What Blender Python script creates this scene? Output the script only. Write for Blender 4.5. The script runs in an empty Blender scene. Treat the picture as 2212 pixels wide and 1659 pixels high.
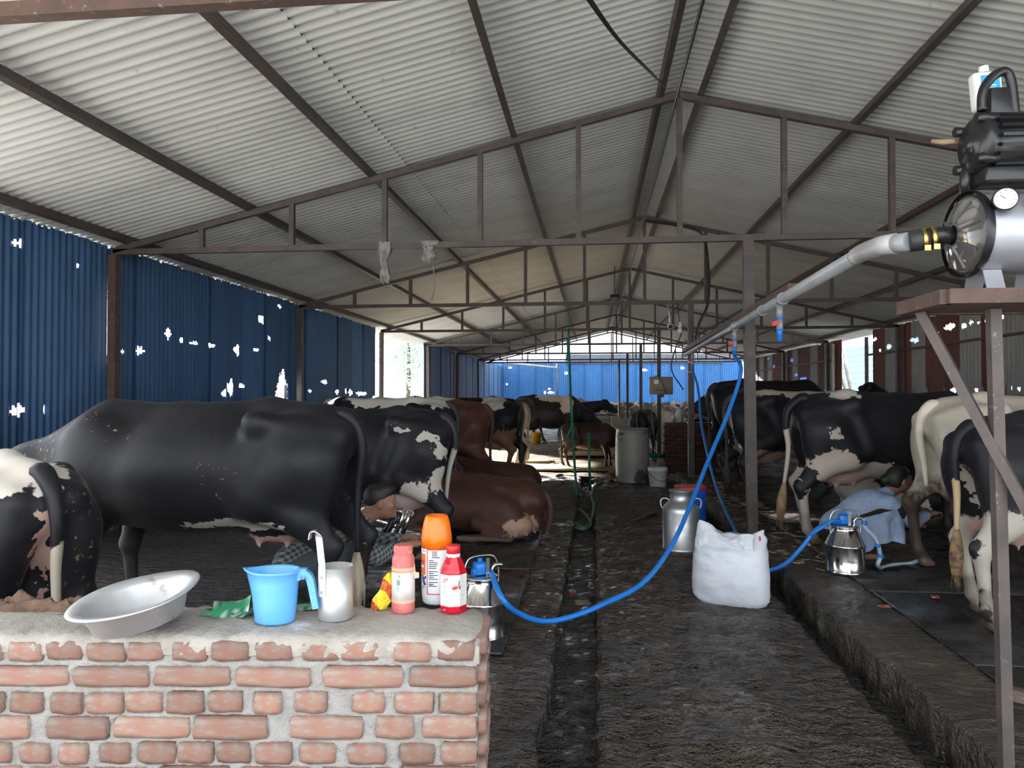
import bpy, bmesh, math, random
import numpy as np
from mathutils import Vector, Matrix, noise, Euler
random.seed(7)
rng = np.random.default_rng(7)
S = bpy.context.scene
COL = S.collection

# ------------------------------------------------------------------ camera
F = 1580.0
YAW = math.atan(176/1580.0)
PITCH = math.atan(22.5/1580.0)
CH = 1.45
cam = bpy.data.cameras.new('camera')
cam.sensor_width = 36.0
cam.lens = 36.0*F/2212
cam.clip_end = 400
cam_o = bpy.data.objects.new('camera', cam)
cam_o.location = (0, 0, CH)
cam_o.rotation_euler = (math.pi/2+PITCH, 0, YAW)
COL.objects.link(cam_o)
S.camera = cam_o
CM = Euler((math.pi/2+PITCH, 0, YAW)).to_matrix()

# ------------------------------------------------------------------ sky, sun, exposure
W = bpy.data.worlds.new('sky'); S.world = W
W.use_nodes = True
wn = W.node_tree
bg = wn.nodes['Background']
bg.inputs['Color'].default_value = (0.86, 0.93, 1.0, 1)
bg.inputs['Strength'].default_value = 2.1
sun = bpy.data.lights.new('sun', 'SUN')
sun.energy = 24.0; sun.angle = 0.03; sun.color = (1.0, 0.95, 0.88)
sun_o = bpy.data.objects.new('sun', sun)
sun_o.rotation_euler = Vector((4.1, -5.2, -2.25)).to_track_quat('-Z', 'Y').to_euler()
sun_o.location = (-20, 40, 20)
COL.objects.link(sun_o)
S.view_settings.view_transform = 'Standard'
S.view_settings.look = 'None'
S.view_settings.gamma = 1.0
S.view_settings.use_curve_mapping = False
S.view_settings.exposure = 0.95
S.cycles.max_bounces = 5
S.cycles.diffuse_bounces = 3
S.cycles.glossy_bounces = 3
S.cycles.transmission_bounces = 4
S.cycles.caustics_reflective = False
S.cycles.caustics_refractive = False
S.cycles.use_adaptive_sampling = True
S.cycles.adaptive_threshold = 0.05

# ------------------------------------------------------------------ helpers
def ray(px, py):
    return CM @ Vector(((px-1106)/F, -(py-829.5)/F, -1.0))
def at_d(px, py, d):
    r = ray(px, py); return Vector((0, 0, CH)) + r*d
def at_z(px, py, z):
    r = ray(px, py); return Vector((0, 0, CH)) + r*((z-CH)/r.z)
def at_x(px, py, x):
    r = ray(px, py); return Vector((0, 0, CH)) + r*(x/r.x)
def at_y(px, py, y):
    r = ray(px, py); return Vector((0, 0, CH)) + r*(y/r.y)

def tag(o, label=None, cat=None, group=None, kind=None):
    if label: o['label'] = label
    if cat: o['category'] = cat
    if group: o['group'] = group
    if kind: o['kind'] = kind
    return o
def empty(name, loc=(0, 0, 0), rz=0, label=None, cat=None, group=None, kind=None):
    o = bpy.data.objects.new(name, None); COL.objects.link(o)
    o.location = loc; o.rotation_euler = (0, 0, rz); o.empty_display_size = 0.1
    return tag(o, label, cat, group, kind)
def link(name, me, parent=None, loc=None):
    o = bpy.data.objects.new(name, me); COL.objects.link(o)
    if parent is not None: o.parent = parent
    if loc is not None: o.location = loc
    return o
def copy_tree(o, parent=None):
    c = o.copy(); COL.objects.link(c)
    if parent is not None: c.parent = parent
    for ch in list(o.children):
        copy_tree(ch, c)
    return c

class MB:
    """collects geometry for ONE mesh"""
    def __init__(s): s.v = []; s.f = []; s.sm = []
    def add(s, vs, fs, smooth=False):
        b = len(s.v); s.v += [tuple(p) for p in vs]
        for f in fs: s.f.append([i+b for i in f]); s.sm.append(smooth)
        return s
    def box(s, c, size, M=None):
        cx, cy, cz = c; sx, sy, sz = [a/2 for a in size]
        vs = [Vector((x*sx, y*sy, z*sz)) for x in (-1, 1) for y in (-1, 1) for z in (-1, 1)]
        if M is not None: vs = [M @ v for v in vs]
        vs = [v+Vector(c) for v in vs]
        return s.add(vs, [(0, 1, 3, 2), (4, 6, 7, 5), (0, 4, 5, 1), (2, 3, 7, 6), (0, 2, 6, 4), (1, 5, 7, 3)])
    def rbox(s, c, size, r=0.01, M=None, seg=2):
        bm = bmesh.new(); bmesh.ops.create_cube(bm, size=1)
        for v in bm.verts: v.co = Vector((v.co.x*size[0], v.co.y*size[1], v.co.z*size[2]))
        bmesh.ops.bevel(bm, geom=bm.edges[:], offset=r, segments=seg, affect='EDGES', profile=0.5)
        vs = [v.co.copy() for v in bm.verts]
        if M is not None: vs = [M @ v for v in vs]
        vs = [v+Vector(c) for v in vs]
        bm.verts.index_update()
        fs = [[v.index for v in f.verts] for f in bm.faces]
        bm.free()
        return s.add(vs, fs, True)
    def bar(s, a, b, w, h=None, up=(0, 0, 1)):
        a = Vector(a); b = Vector(b); h = w if h is None else h
        t = (b-a).normalized(); u = Vector(up)
        if abs(t.dot(u)) > 0.98: u = Vector((0, 1, 0))
        x = t.cross(u).normalized(); y = x.cross(t).normalized()
        vs = []
        for p in (a, b):
            for sx, sy in ((-1, -1), (1, -1), (1, 1), (-1, 1)):
                vs.append(p+x*(sx*w/2)+y*(sy*h/2))
        return s.add(vs, [(0, 1, 2, 3), (7, 6, 5, 4), (0, 4, 5, 1), (1, 5, 6, 2), (2, 6, 7, 3), (3, 7, 4, 0)])
    def tube(s, pts, r, n=10, cap=True, closed=False):
        pts = [Vector(p) for p in pts]; m = len(pts)
        rs = r if isinstance(r, (list, tuple)) else [r]*m
        prev = None; vs = []
        for i, p in enumerate(pts):
            if closed: t = pts[(i+1) % m]-pts[i-1]
            else: t = pts[min(i+1, m-1)]-pts[max(i-1, 0)]
            t = t.normalized()
            if prev is None:
                u = Vector((0, 0, 1)) if abs(t.z) < 0.9 else Vector((1, 0, 0))
                x = t.cross(u).normalized()
            else:
                x = (prev-t*prev.dot(t)).normalized()
            prev = x; y = t.cross(x)
            for k in range(n):
                a = 2*math.pi*k/n
                vs.append(p+(x*math.cos(a)+y*math.sin(a))*rs[i])
        fs = []
        for i in range(m if closed else m-1):
            j = (i+1) % m
            for k in range(n):
                k2 = (k+1) % n
                fs.append((i*n+k, i*n+k2, j*n+k2, j*n+k))
        s.add(vs, fs, True)
        if cap and not closed:
            b = len(s.v)-len(vs)
            s.f.append([b+k for k in range(n)][::-1]); s.sm.append(False)
            s.f.append([b+(m-1)*n+k for k in range(n)]); s.sm.append(False)
        return s
    def lathe(s, prof, n=32, M=None, sx=1.0, sy=1.0, smooth=True, c=(0, 0, 0), cap=True):
        """prof: list of (r,z)"""
        vs = []; 
        for r, z in prof:
            for k in range(n):
                a = 2*math.pi*k/n
                v = Vector((r*sx*math.cos(a), r*sy*math.sin(a), z))
                if M is not None: v = M @ v
                vs.append(v+Vector(c))
        fs = []
        for i in range(len(prof)-1):
            for k in range(n):
                k2 = (k+1) % n
                fs.append((i*n+k, i*n+k2, (i+1)*n+k2, (i+1)*n+k))
        if cap and prof[0][0] > 1e-6: fs.append([k for k in range(n)][::-1])
        if cap and prof[-1][0] > 1e-6: fs.append([(len(prof)-1)*n+k for k in range(n)])
        return s.add(vs, fs, smooth)
    def grid(s, fn, nu, nv, smooth=True):
        vs = [fn(i/nu, j/nv) for i in range(nu+1) for j in range(nv+1)]
        fs = [(i*(nv+1)+j, (i+1)*(nv+1)+j, (i+1)*(nv+1)+j+1, i*(nv+1)+j+1) for i in range(nu) for j in range(nv)]
        return s.add(vs, fs, smooth)
    def mesh(s, name, mat=None):
        me = bpy.data.meshes.new(name)
        me.from_pydata(s.v, [], s.f)
        me.polygons.foreach_set('use_smooth', s.sm)
        if mat is not None: me.materials.append(mat)
        me.update()
        return me
    def build(s, name, mat=None, parent=None, loc=None):
        return link(name, s.mesh(name, mat), parent, loc)

def spline(pts, n=8):
    """Catmull-Rom through points"""
    P = [Vector(p) for p in pts]
    P = [P[0]*2-P[1]]+P+[P[-1]*2-P[-2]]
    out = []
    for i in range(1, len(P)-2):
        for k in range(n):
            t = k/n
            a, b, c, d = P[i-1], P[i], P[i+1], P[i+2]
            out.append(0.5*((2*b)+(c-a)*t+(2*a-5*b+4*c-d)*t*t+(3*b-a-3*c+d)*t*t*t))
    out.append(P[-2])
    return out
def fn(p, s=1.0, oct=4):
    return noise.fractal(Vector(p)*s, 0.7, 2.0, oct)

# ------------------------------------------------------------------ materials
def nt(m):
    m.use_nodes = True; t = m.node_tree
    return t, t.nodes['Principled BSDF']
def N(t, typ, **kw):
    n = t.nodes.new(typ)
    for k, v in kw.items():
        if k in n.inputs: n.inputs[k].default_value = v
        else: setattr(n, k, v)
    return n
def rgb(c): return (c[0], c[1], c[2], 1.0)
def mixc(t, fac, a, b):
    m = t.nodes.new('ShaderNodeMix'); m.data_type = 'RGBA'
    for sock, val in ((m.inputs[0], fac), (m.inputs[6], a), (m.inputs[7], b)):
        if isinstance(val, (int, float)): sock.default_value = val
        elif isinstance(val, (tuple, list)): sock.default_value = rgb(val)
        else: t.links.new(val, sock)
    return m.outputs[2]
def maprange(t, val, a, b, c=0.0, d=1.0):
    m = t.nodes.new('ShaderNodeMapRange'); t.links.new(val, m.inputs[0])
    m.inputs[1].default_value = a; m.inputs[2].default_value = b; m.inputs[3].default_value = c; m.inputs[4].default_value = d
    return m.outputs[0]
def math_(t, op, a, b=None):
    m = t.nodes.new('ShaderNodeMath'); m.operation = op
    for i, v in enumerate((a, b)):
        if v is None: continue
        if isinstance(v, (int, float)): m.inputs[i].default_value = v
        else: t.links.new(v, m.inputs[i])
    return m.outputs[0]
def coords(t, scale=(1, 1, 1), kind='Object', loc=(0, 0, 0)):
    tc = t.nodes.new('ShaderNodeTexCoord'); mp = t.nodes.new('ShaderNodeMapping')
    mp.inputs['Scale'].default_value = scale; mp.inputs['Location'].default_value = loc
    t.links.new(tc.outputs[kind], mp.inputs['Vector'])
    return mp.outputs['Vector']
def noise_(t, vec, scale, detail=5, rough=0.6, out=0):
    n = N(t, 'ShaderNodeTexNoise', Scale=scale, Detail=min(detail, 3), Roughness=rough)
    t.links.new(vec, n.inputs['Vector'])
    return n.outputs[out]
def bump(t, p, h, strength=0.3, dist=0.01):
    b = t.nodes.new('ShaderNodeBump'); b.inputs['Strength'].default_value = strength; b.inputs['Distance'].default_value = dist
    t.links.new(h, b.inputs['Height']); t.links.new(b.outputs[0], p.inputs['Normal'])
def mat(name, col, rough=0.6, metal=0.0, col2=None, scale=8, lo=0.4, hi=0.65, col3=None, scale3=25, lo3=0.6, hi3=0.7,
        bmp=0.0, bscale=60, bdist=0.005, r2=None, stretch=(1, 1, 1), coord='Object', vary=0.0, spec=None):
    m = bpy.data.materials.new(name); t, p = nt(m)
    p.inputs['Roughness'].default_value = rough; p.inputs['Metallic'].default_value = metal
    if spec is not None: p.inputs['Specular IOR Level'].default_value = spec
    p.inputs['Base Color'].default_value = rgb(col)
    m.diffuse_color = rgb(col)
    if col2 is None and not bmp and not vary: return m
    v = coords(t, stretch, coord)
    c = None
    if col2 is not None:
        n = noise_(t, v, scale)
        f = maprange(t, n, lo, hi)
        c = mixc(t, f, col, col2)
        if r2 is not None:
            t.links.new(maprange(t, n, lo, hi, rough, r2), p.inputs['Roughness'])
    if col3 is not None:
        n3 = noise_(t, v, scale3, 6, 0.65)
        c = mixc(t, maprange(t, n3, lo3, hi3), c if c is not None else col, col3)
    if vary:
        oi = t.nodes.new('ShaderNodeObjectInfo')
        k = maprange(t, oi.outputs['Random'], 0, 1, 1-vary, 1+vary)
        vm = t.nodes.new('ShaderNodeVectorMath'); vm.operation = 'SCALE'
        if c is not None: t.links.new(c, vm.inputs[0])
        else: vm.inputs[0].default_value = col[:3]
        t.links.new(k, vm.inputs['Scale'])
        c = vm.outputs[0]
    if c is not None: t.links.new(c, p.inputs['Base Color'])
    if bmp:
        bump(t, p, noise_(t, v, bscale, 6, 0.7), bmp, bdist)
    return m

M = {}
M['steel'] = mat('painted_steel', (0.10, 0.075, 0.068), 0.55, 0.0, (0.07, 0.058, 0.055), 6, 0.4, 0.6, (0.20, 0.17, 0.15), 30, 0.62, 0.72, bmp=0.2, bscale=40)
M['rust'] = mat('rusty_steel', (0.125, 0.070, 0.054), 0.7, 0.0, (0.085, 0.055, 0.045), 7, 0.4, 0.6, (0.26, 0.22, 0.20), 25, 0.62, 0.72, bmp=0.3, bscale=60)
M['roof'] = mat('roof_sheet', (0.62, 0.635, 0.62), 0.45, 0.0, (0.52, 0.53, 0.52), 1.2, 0.4, 0.7, (0.40, 0.40, 0.39), 9, 0.66, 0.78, vary=0.05)
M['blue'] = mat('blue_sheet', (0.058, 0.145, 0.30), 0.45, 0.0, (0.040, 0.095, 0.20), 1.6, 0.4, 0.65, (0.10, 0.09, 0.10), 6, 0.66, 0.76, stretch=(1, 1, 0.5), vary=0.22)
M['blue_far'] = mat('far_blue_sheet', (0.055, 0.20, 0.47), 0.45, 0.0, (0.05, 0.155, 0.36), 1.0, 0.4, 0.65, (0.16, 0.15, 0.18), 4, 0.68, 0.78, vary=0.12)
M['redsheet'] = mat('rusted_sheet', (0.16, 0.055, 0.04), 0.7, 0.0, (0.10, 0.042, 0.035), 2.0, 0.4, 0.65, (0.34, 0.33, 0.31), 1.6, 0.60, 0.64, stretch=(1, 1, 0.35), vary=0.2)
M['greysheet'] = mat('grey_sheet', (0.36, 0.35, 0.33), 0.6, 0.0, (0.28, 0.27, 0.25), 3.0, 0.4, 0.65, (0.15, 0.06, 0.045), 1.8, 0.58, 0.63, stretch=(1, 1, 0.35), vary=0.2)
M['concrete'] = mat('concrete', (0.42, 0.40, 0.37), 0.85, 0.0, (0.30, 0.285, 0.26), 5, 0.4, 0.65, (0.20, 0.18, 0.155), 14, 0.62, 0.75, bmp=0.5, bscale=45)
M['ground'] = mat('yard_ground', (0.48, 0.46, 0.43), 0.9, 0.0, (0.40, 0.385, 0.36), 0.8, 0.4, 0.65, bmp=0.4, bscale=20)
M['black'] = mat('black_paint', (0.012, 0.012, 0.014), 0.28, 0.0, (0.02, 0.02, 0.022), 10)
M['blackrub'] = mat('black_rubber', (0.018, 0.018, 0.02), 0.5, 0.0, (0.03, 0.03, 0.03), 10)
M['alu'] = mat('aluminium', (0.62, 0.63, 0.65), 0.33, 0.85, (0.48, 0.49, 0.51), 7, 0.4, 0.65, r2=0.45, bmp=0.08, bscale=25)
M['chrome'] = mat('stainless', (0.72, 0.70, 0.68), 0.14, 1.0, (0.62, 0.60, 0.58), 5, 0.4, 0.65, r2=0.22)
M['bluehose'] = mat('blue_hose', (0.015, 0.20, 0.72), 0.3, 0.0, (0.02, 0.24, 0.78), 6)
M['blueplastic'] = mat('blue_plastic', (0.01, 0.10, 0.52), 0.35, 0.0, (0.015, 0.12, 0.6), 5)
M['pvc'] = mat('grey_pvc', (0.33, 0.345, 0.37), 0.3, 0.0, (0.28, 0.29, 0.31), 4)
M['greenhose'] = mat('green_hose', (0.015, 0.17, 0.10), 0.35, 0.0, (0.02, 0.22, 0.14), 9)
M['white'] = mat('white_plastic', (0.78, 0.79, 0.80), 0.4, 0.0, (0.70, 0.70, 0.69), 9)
M['red'] = mat('red_plastic', (0.62, 0.02, 0.03), 0.35, 0.0, (0.5, 0.02, 0.03), 9)
# ================================================================== THE SETTING
RX, LX, RXW = 0.85, -5.13, 6.83          # ridge, left post line, right post line
TY = [2.67, 7.34, 12.34, 17.34, 22.34, 27.3, 32.3, 35.0]
EZ, RZ = 2.95, 4.40                      # eave / ridge height of the truss (underside of bottom chord / top chord)
ROOF_Y0, ROOF_Y1 = -0.9, 35.4
def top_z(X):                            # top of the top chord
    half = (RX-LX) if X < RX else (RXW-RX)
    return 3.03 + (4.44-3.03)*(1-abs(X-RX)/half)

# ---- floor: walkway, drain, gutter, curb and the two standings
floor = empty('floor', kind='structure')
def wet_floor(name, base, dark, rlo, rhi, bs, bd=0.02, coat=0.0):
    m = bpy.data.materials.new(name); t, p = nt(m)
    v = coords(t, (0.62, 1.7, 1)); v1 = coords(t)
    n1 = noise_(t, v1, 2.2, 6, 0.65); n2 = noise_(t, v, 10, 5, 0.62); n3 = noise_(t, v1, 60, 4, 0.6)
    c = mixc(t, maprange(t, n1, 0.38, 0.66), base, dark)
    c = mixc(t, maprange(t, n2, 0.58, 0.75), c, [x*1.7 for x in base])
    t.links.new(c, p.inputs['Base Color'])
    nm = math_(t, 'ADD', math_(t, 'MULTIPLY', n1, 0.6), math_(t, 'MULTIPLY', n2, 0.4))
    t.links.new(maprange(t, nm, 0.40, 0.60, rlo, rhi), p.inputs['Roughness'])
    h = math_(t, 'ADD', math_(t, 'MULTIPLY', n2, 1.0), math_(t, 'MULTIPLY', n3, 0.45))
    bump(t, p, h, bs, bd)
    p.inputs['Coat Weight'].default_value = coat; p.inputs['Coat Roughness'].default_value = 0.07
    bn = [n for n in t.nodes if n.type == 'BUMP'][0]; t.links.new(bn.outputs[0], p.inputs['Coat Normal'])
    return m
M['wet'] = wet_floor('wet_concrete', (0.062, 0.040, 0.023), (0.028, 0.018, 0.011), 0.05, 0.42, 1.0, 0.11, 0.25)
M['wetdark'] = wet_floor('wet_gutter', (0.04, 0.032, 0.024), (0.020, 0.016, 0.012), 0.04, 0.35, 1.0, 0.11, 0.4)
M['dung'] = wet_floor('trodden_floor', (0.030, 0.022, 0.016), (0.016, 0.012, 0.009), 0.4, 0.8, 0.9, 0.05)
M['yardfar'] = wet_floor('far_floor', (0.20, 0.165, 0.125), (0.12, 0.10, 0.075), 0.35, 0.7, 0.6)
M['curb'] = wet_floor('curb_concrete', (0.085, 0.068, 0.052), (0.042, 0.034, 0.027), 0.12, 0.55, 0.9, 0.05, 0.35)

def strip(name, x0, x1, y0, y1, z, m, step, amp=0.008, edge=0.0, skirt=(0, 0), zs=3.0):
    nx = max(2, int((x1-x0)/step)); ny = max(2, int((y1-y0)/step))
    def f(u, v):
        x = x0+(x1-x0)*u; y = y0+(y1-y0)*v
        dz = amp*fn((x, y, 0.3), zs, 4) + amp*0.5*fn((x*0.55, y*1.6, 4.3), zs*4, 3)
        xx = x
        if edge:
            e = edge*fn((y, 2.0, x0), 5, 4)
            if u == 0 or u == 1: xx += e; dz -= 0.012
        return (xx, y, z+dz)
    b = MB().grid(f, nx, ny)
    for side, dep in ((0, skirt[0]), (1, skirt[1])):
        if dep:
            top = [b.v[(0 if side == 0 else nx)*(ny+1)+j] for j in range(ny+1)]
            rows = 3
            def g(u, v, top=top, dep=dep):
                p = top[int(round(v*ny))]
                k = u
                return (p[0]+0.015*fn((p[1]*1.3, k*2, x0), 6, 3)*(1 if 0 < k else 0), p[1], p[2]-dep*k)
            b.grid(g, rows, ny)
    return b.build(name, m, floor)
strip('walkway', 0.02, 1.30, 1.6, 13.0, 0.0, M['wet'], 0.026, 0.020, 0.025, (0.16, 0.16), 3.6)
strip('drain_channel', -0.30, 0.08, 1.6, 13.0, -0.11, M['wetdark'], 0.03, 0.02, 0, (0, 0), 4)
strip('gutter', 1.22, 1.58, 1.6, 34.0, -0.14, M['wetdark'], 0.06, 0.015)
strip('curb_strip', 1.48, 1.95, 1.6, 34.0, 0.08, M['curb'], 0.035, 0.014, 0.045, (0.24, 0), 3.5)
strip('standing_right', 1.92, 7.2, 1.0, 34.0, 0.075, M['dung'], 0.15, 0.008)
strip('drain_edge', -0.85, -0.23, 1.6, 13.0, 0.01, M['wet'], 0.03, 0.016, 0.02, (0, 0.16), 3.2)
strip('standing_left', -5.6, -0.80, 1.0, 13.2, 0.0, M['wet'], 0.1, 0.01)
strip('back_floor', -5.6, 1.30, 13.0, 44.0, 0.012, M['yardfar'], 0.09, 0.02)
strip('front_apron', -5.6, 2.0, 0.9, 1.65, -0.02, M['wet'], 0.1, 0.01)
g = MB().grid(lambda u, v: (-80+160*u, -60+180*v, -0.22), 8, 8)
tag(g.build('ground', M['ground']), kind='structure')

# ---- roof: corrugated sheets laid in two rows on each slope
ceiling = empty('ceiling', kind='structure')
PITCHW = 0.104
def corrugated(width, pitch, amp, sp=6):
    n = int(round(width/pitch))*sp
    return [(k*width/n, amp*math.cos(2*math.pi*k/sp)) for k in range(n+1)]
def roof_sheet(name, X0, X1, lift):
    prof = corrugated(PITCHW*11, PITCHW, 0.020)
    b = MB()
    def z(X):
        return top_z(RX) + 0.095 - (abs(X-RX)*1.41/5.98) + lift
    vs = []; 
    for y, a in prof:
        for X in (X0, X1):
            vs.append((X, y, z(X)+a))
    fs = [(2*i, 2*i+2, 2*i+3, 2*i+1) for i in range(len(prof)-1)]
    b.add(vs, fs, True)
    return b.mesh(name, M['roof'])
lapL, lapR = -2.02, 3.95
rows = [roof_sheet('roof_sheet', RX-0.005, lapL-0.10, 0.0), roof_sheet('roof_sheet', lapL+0.08, LX-0.42, -0.012),
        roof_sheet('roof_sheet', RX+0.005, lapR+0.10, 0.0), roof_sheet('roof_sheet', lapR-0.08, RXW+0.42, -0.012)]
sw = PITCHW*10
y = ROOF_Y0
while y < ROOF_Y1:
    for k, me in enumerate(rows):
        o = link('roof_sheet', me, ceiling, (0, y+random.uniform(-0.01, 0.01)*(k % 2), random.uniform(0, 0.003)))
    y += sw
b = MB()
b.add([(RX+s*0.26, yy, top_z(RX)+0.125-0.26*0.236*abs(s)) for yy in (ROOF_Y0, ROOF_Y1) for s in (-1, 0, 1)], [(0, 1, 4, 3), (1, 2, 5, 4)])
b.build('ridge_cap', M['roof'], ceiling)

# ---- purlins
pur = [(-4.95, 'under the left eave'), (-3.6, 'low on the left slope'), (-2.28, 'midway up the left slope'), (-0.8, 'high on the left slope'),
       (0.66, 'just left of the ridge'), (1.06, 'just right of the ridge'), (2.52, 'high on the right slope'), (4.0, 'midway down the right slope'), (5.4, 'low on the right slope'), (6.65, 'under the right eave')]
for X, w in pur:
    zt = top_z(X)+0.027
    b = MB()
    ys = [ROOF_Y0+0.1+i*(ROOF_Y1-ROOF_Y0-0.2)/40 for i in range(41)]
    for i in range(40):
        pass
    sl = math.atan(0.236)*(1 if X < RX else -1)
    b.bar((X, ROOF_Y0+0.1, zt), (X, ROOF_Y1-0.1, zt), 0.055, 0.075, up=(-math.sin(sl), 0, math.cos(sl)))
    tag(b.build('purlin', M['rust'] if w.startswith('midway down') else M['steel']), 'long square steel purlin running '+w+' of the shed roof', 'purlin', 'roof purlins')

# ---- trusses
ordn = ['first truss, partly cut off overhead near the brick wall', 'second truss, the nearest one seen whole, rag strips hanging from it', 'third truss, behind the one with hanging rags',
        'fourth truss, at the near edge of the open left bay', 'fifth truss, at the far edge of the open left bay', 'sixth truss from the front', 'seventh truss from the front', 'last truss under the far roof edge']
def truss(i, Y):
    t = empty('roof_truss', (0, Y, 0), 0, 'brown steel roof truss, '+ordn[i], 'truss', 'roof trusses')
    m = M['steel'] if i else M['rust']
    w = 0.06
    MB().bar((LX-0.02, 0, EZ+0.03), (RXW+0.02, 0, EZ+0.03), w).build('bottom_chord', m, t)
    for s in (LX, RXW):
        MB().bar((s, 0, top_z(s)-0.035), (RX, 0, top_z(RX)-0.035), w).build('top_chord', m, t)
    for k in range(1, 12):
        if k == 6: X = RX
        elif k < 6: X = LX+(RX-LX)*k/6
        else: X = RX+(RXW-RX)*(k-6)/6
        MB().bar((X, 0, EZ+0.05), (X, 0, top_z(X)-0.06), 0.052).build('vertical_strut', m, t)
    return t
for i, Y in enumerate(TY): truss(i, Y)

# ---- posts
def post(X, Y, z0, z1, w, label, lean=0, m='steel'):
    b = MB().bar((X+lean, Y, z0), (X, Y, z1), w)
    o = b.build('steel_post', M[m]); tag(o, label, 'post', 'steel posts')
    return o
side_far = ['nearest the camera', 'at the corner of the torn sheet', 'left of the open bay', 'right of the open bay', 'second beyond the open bay', 'third beyond the open bay', 'fourth beyond the open bay']
for i, Y in enumerate(TY[1:7]):
    post(LX, Y, 0.0, EZ, 0.09, 'steel post against the blue sheet wall, '+side_far[i], 0.03*(i % 2), 'rust' if i in (0, 3, 4) else 'steel')
for i, Y in enumerate(TY[2:7]):
    post(RXW, Y, 0.05, EZ, 0.10, 'dark steel post against the rusty wall, %s from the front' % ['first', 'second', 'third', 'fourth', 'fifth'][i])
ml = ['between the sack and the right-hand cows', 'beside the brick pier', 'carrying the beige control box', 'left of the control box', 'fourth behind the control box', 'farthest of the row']
mx = [1.50, 1.60, 1.52, 1.42, 1.25, 1.12]
for i, Y in enumerate(TY[1:7]):
    post(mx[i], Y, 0.0 if i else 0.06, EZ, 0.095 if i < 2 else 0.085, 'brown steel post in the middle row, '+ml[i], 0.03 if i == 0 else 0.0)

# ---- walls of corrugated sheet
def hole_mesh(name, Y0, width, z0, z1, pitch, amp, holes, m, axis='x', ragtop=0.0, seed=0):
    """one vertical sheet in local coords: (x normal, y along, z). holes: (y, z, ry, rz) in the wall's own coords"""
    R = random.Random(seed)
    prof = corrugated(width, pitch, amp)
    mine = [h for h in holes if Y0-0.2 < h[0] < Y0+width+0.2]
    rowsz = [z0]
    if mine:
        n = int((z1-z0)/0.022); rowsz = [z0+(z1-z0)*k/n for k in range(n+1)]
    else:
        rowsz = [z0, z1]
    b = MB(); nc = len(prof); nr = len(rowsz)
    vs = []
    tops = [R.uniform(-ragtop, 0) if R.random() < 0.15 else 0 for _ in prof]
    for r, z in enumerate(rowsz):
        for k, (yy, a) in enumerate(prof):
            vs.append((a, yy, z+(tops[k] if r == nr-1 else 0)))
    fs = []
    jit = [R.uniform(0.55, 1.25) for _ in prof]
    for r in range(nr-1):
        for k in range(nc-1):
            yc = Y0+(prof[k][0]+prof[k+1][0])/2; zc = (rowsz[r]+rowsz[r+1])/2
            cut = False
            for (hy, hz, ry, rz) in mine:
                q = ((yc-hy)/ry)**2+((zc-hz)/(rz*jit[k]))**2
                if q < 1 + 0.5*fn((yc*9, zc*9, 1.7), 3, 2): cut = True; break
            if not cut: fs.append((r*nc+k, r*nc+k+1, (r+1)*nc+k+1, (r+1)*nc+k))
    b.add(vs, fs, True)
    return b.mesh(name, m)

# holes seen in the left wall: pixel -> point on the wall plane
XL = LX-0.13
def wall_holes(X, lst):
    out = []
    for px, py, w, h in lst:
        p = at_x(px, py, X); q = at_x(px+w/2, py, X); r = at_x(px, py-h/2, X)
        out.append((p.y, p.z, max(abs(q.y-p.y), 0.02), max(abs(r.z-p.z), 0.012)))
    return out
hl = wall_holes(XL, [(33, 524, 8, 14), (46, 526, 8, 16), (163, 573, 12, 6), (30, 887, 8, 22), (46, 885, 7, 26), (92, 884, 6, 22), (360, 720, 11, 22), (300, 758, 16, 20), (265, 758, 8, 12),
    (394, 735, 6, 8), (418, 741, 18, 10), (458, 747, 14, 8), (511, 756, 12, 20), (565, 690, 12, 16), (579, 730, 4, 14), (482, 850, 8, 24), (497, 838, 12, 36), (522, 834, 14, 10), (555, 756, 12, 6),
    (610, 848, 28, 88), (668, 845, 5, 8), (700, 825, 14, 10), (728, 846, 5, 10), (746, 845, 5, 12), (757, 848, 10, 14), (780, 850, 20, 8), (811, 860, 16, 10), (602, 662, 8, 10), (812, 740, 6, 6), (236, 700, 5, 230), (646, 760, 4, 170)])
wall_left = empty('wall_left', kind='structure')
rs = random.Random(3)
y = 5.35; i = 0
while y < 42:
    if 17.42 < y+0.45 < 22.2:
        y = 22.36 if y+0.45 > 17.42 else y
        if y < 22.3: y += 0.88; continue
    w = 0.9
    z1 = 3.085+rs.uniform(-0.015, 0.0)
    if y < 17.4 and y+w > 17.4: w = 0.72
    me = hole_mesh('wall_sheet', y, w, -0.02, z1, 0.09, 0.013, hl, M['blue'], ragtop=0.05, seed=i)
    o = link('wall_sheet', me, wall_left, (XL+(0.010 if i % 2 else -0.010)+rs.uniform(-0.004, 0.004), y, 0))
    o.rotation_euler = (rs.uniform(-0.006, 0.006), 0, 0)
    y += 0.84; i += 1
# patches nailed over the sheets
p = at_x(620, 840, XL-0.22)
b = MB(); prof = corrugated(0.45, 0.09, 0.013)
b.add([(a, yy-0.2, z) for z in (0.3, 1.62) for yy, a in prof], [(k, k+1, k+1+len(prof), k+len(prof)) for k in range(len(prof)-1)], True)
b.build('wall_sheet', mat('orange_rust_sheet', (0.42, 0.20, 0.12), 0.7, 0, (0.30, 0.13, 0.08), 5), wall_left, (XL-0.22, p.y+0.05, 0))
# low kerb wall under the open bay
MB().box((LX-0.1, 19.85, 0.10), (0.14, 4.9, 0.26)).build('low_wall', M['concrete'], wall_left)

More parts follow.
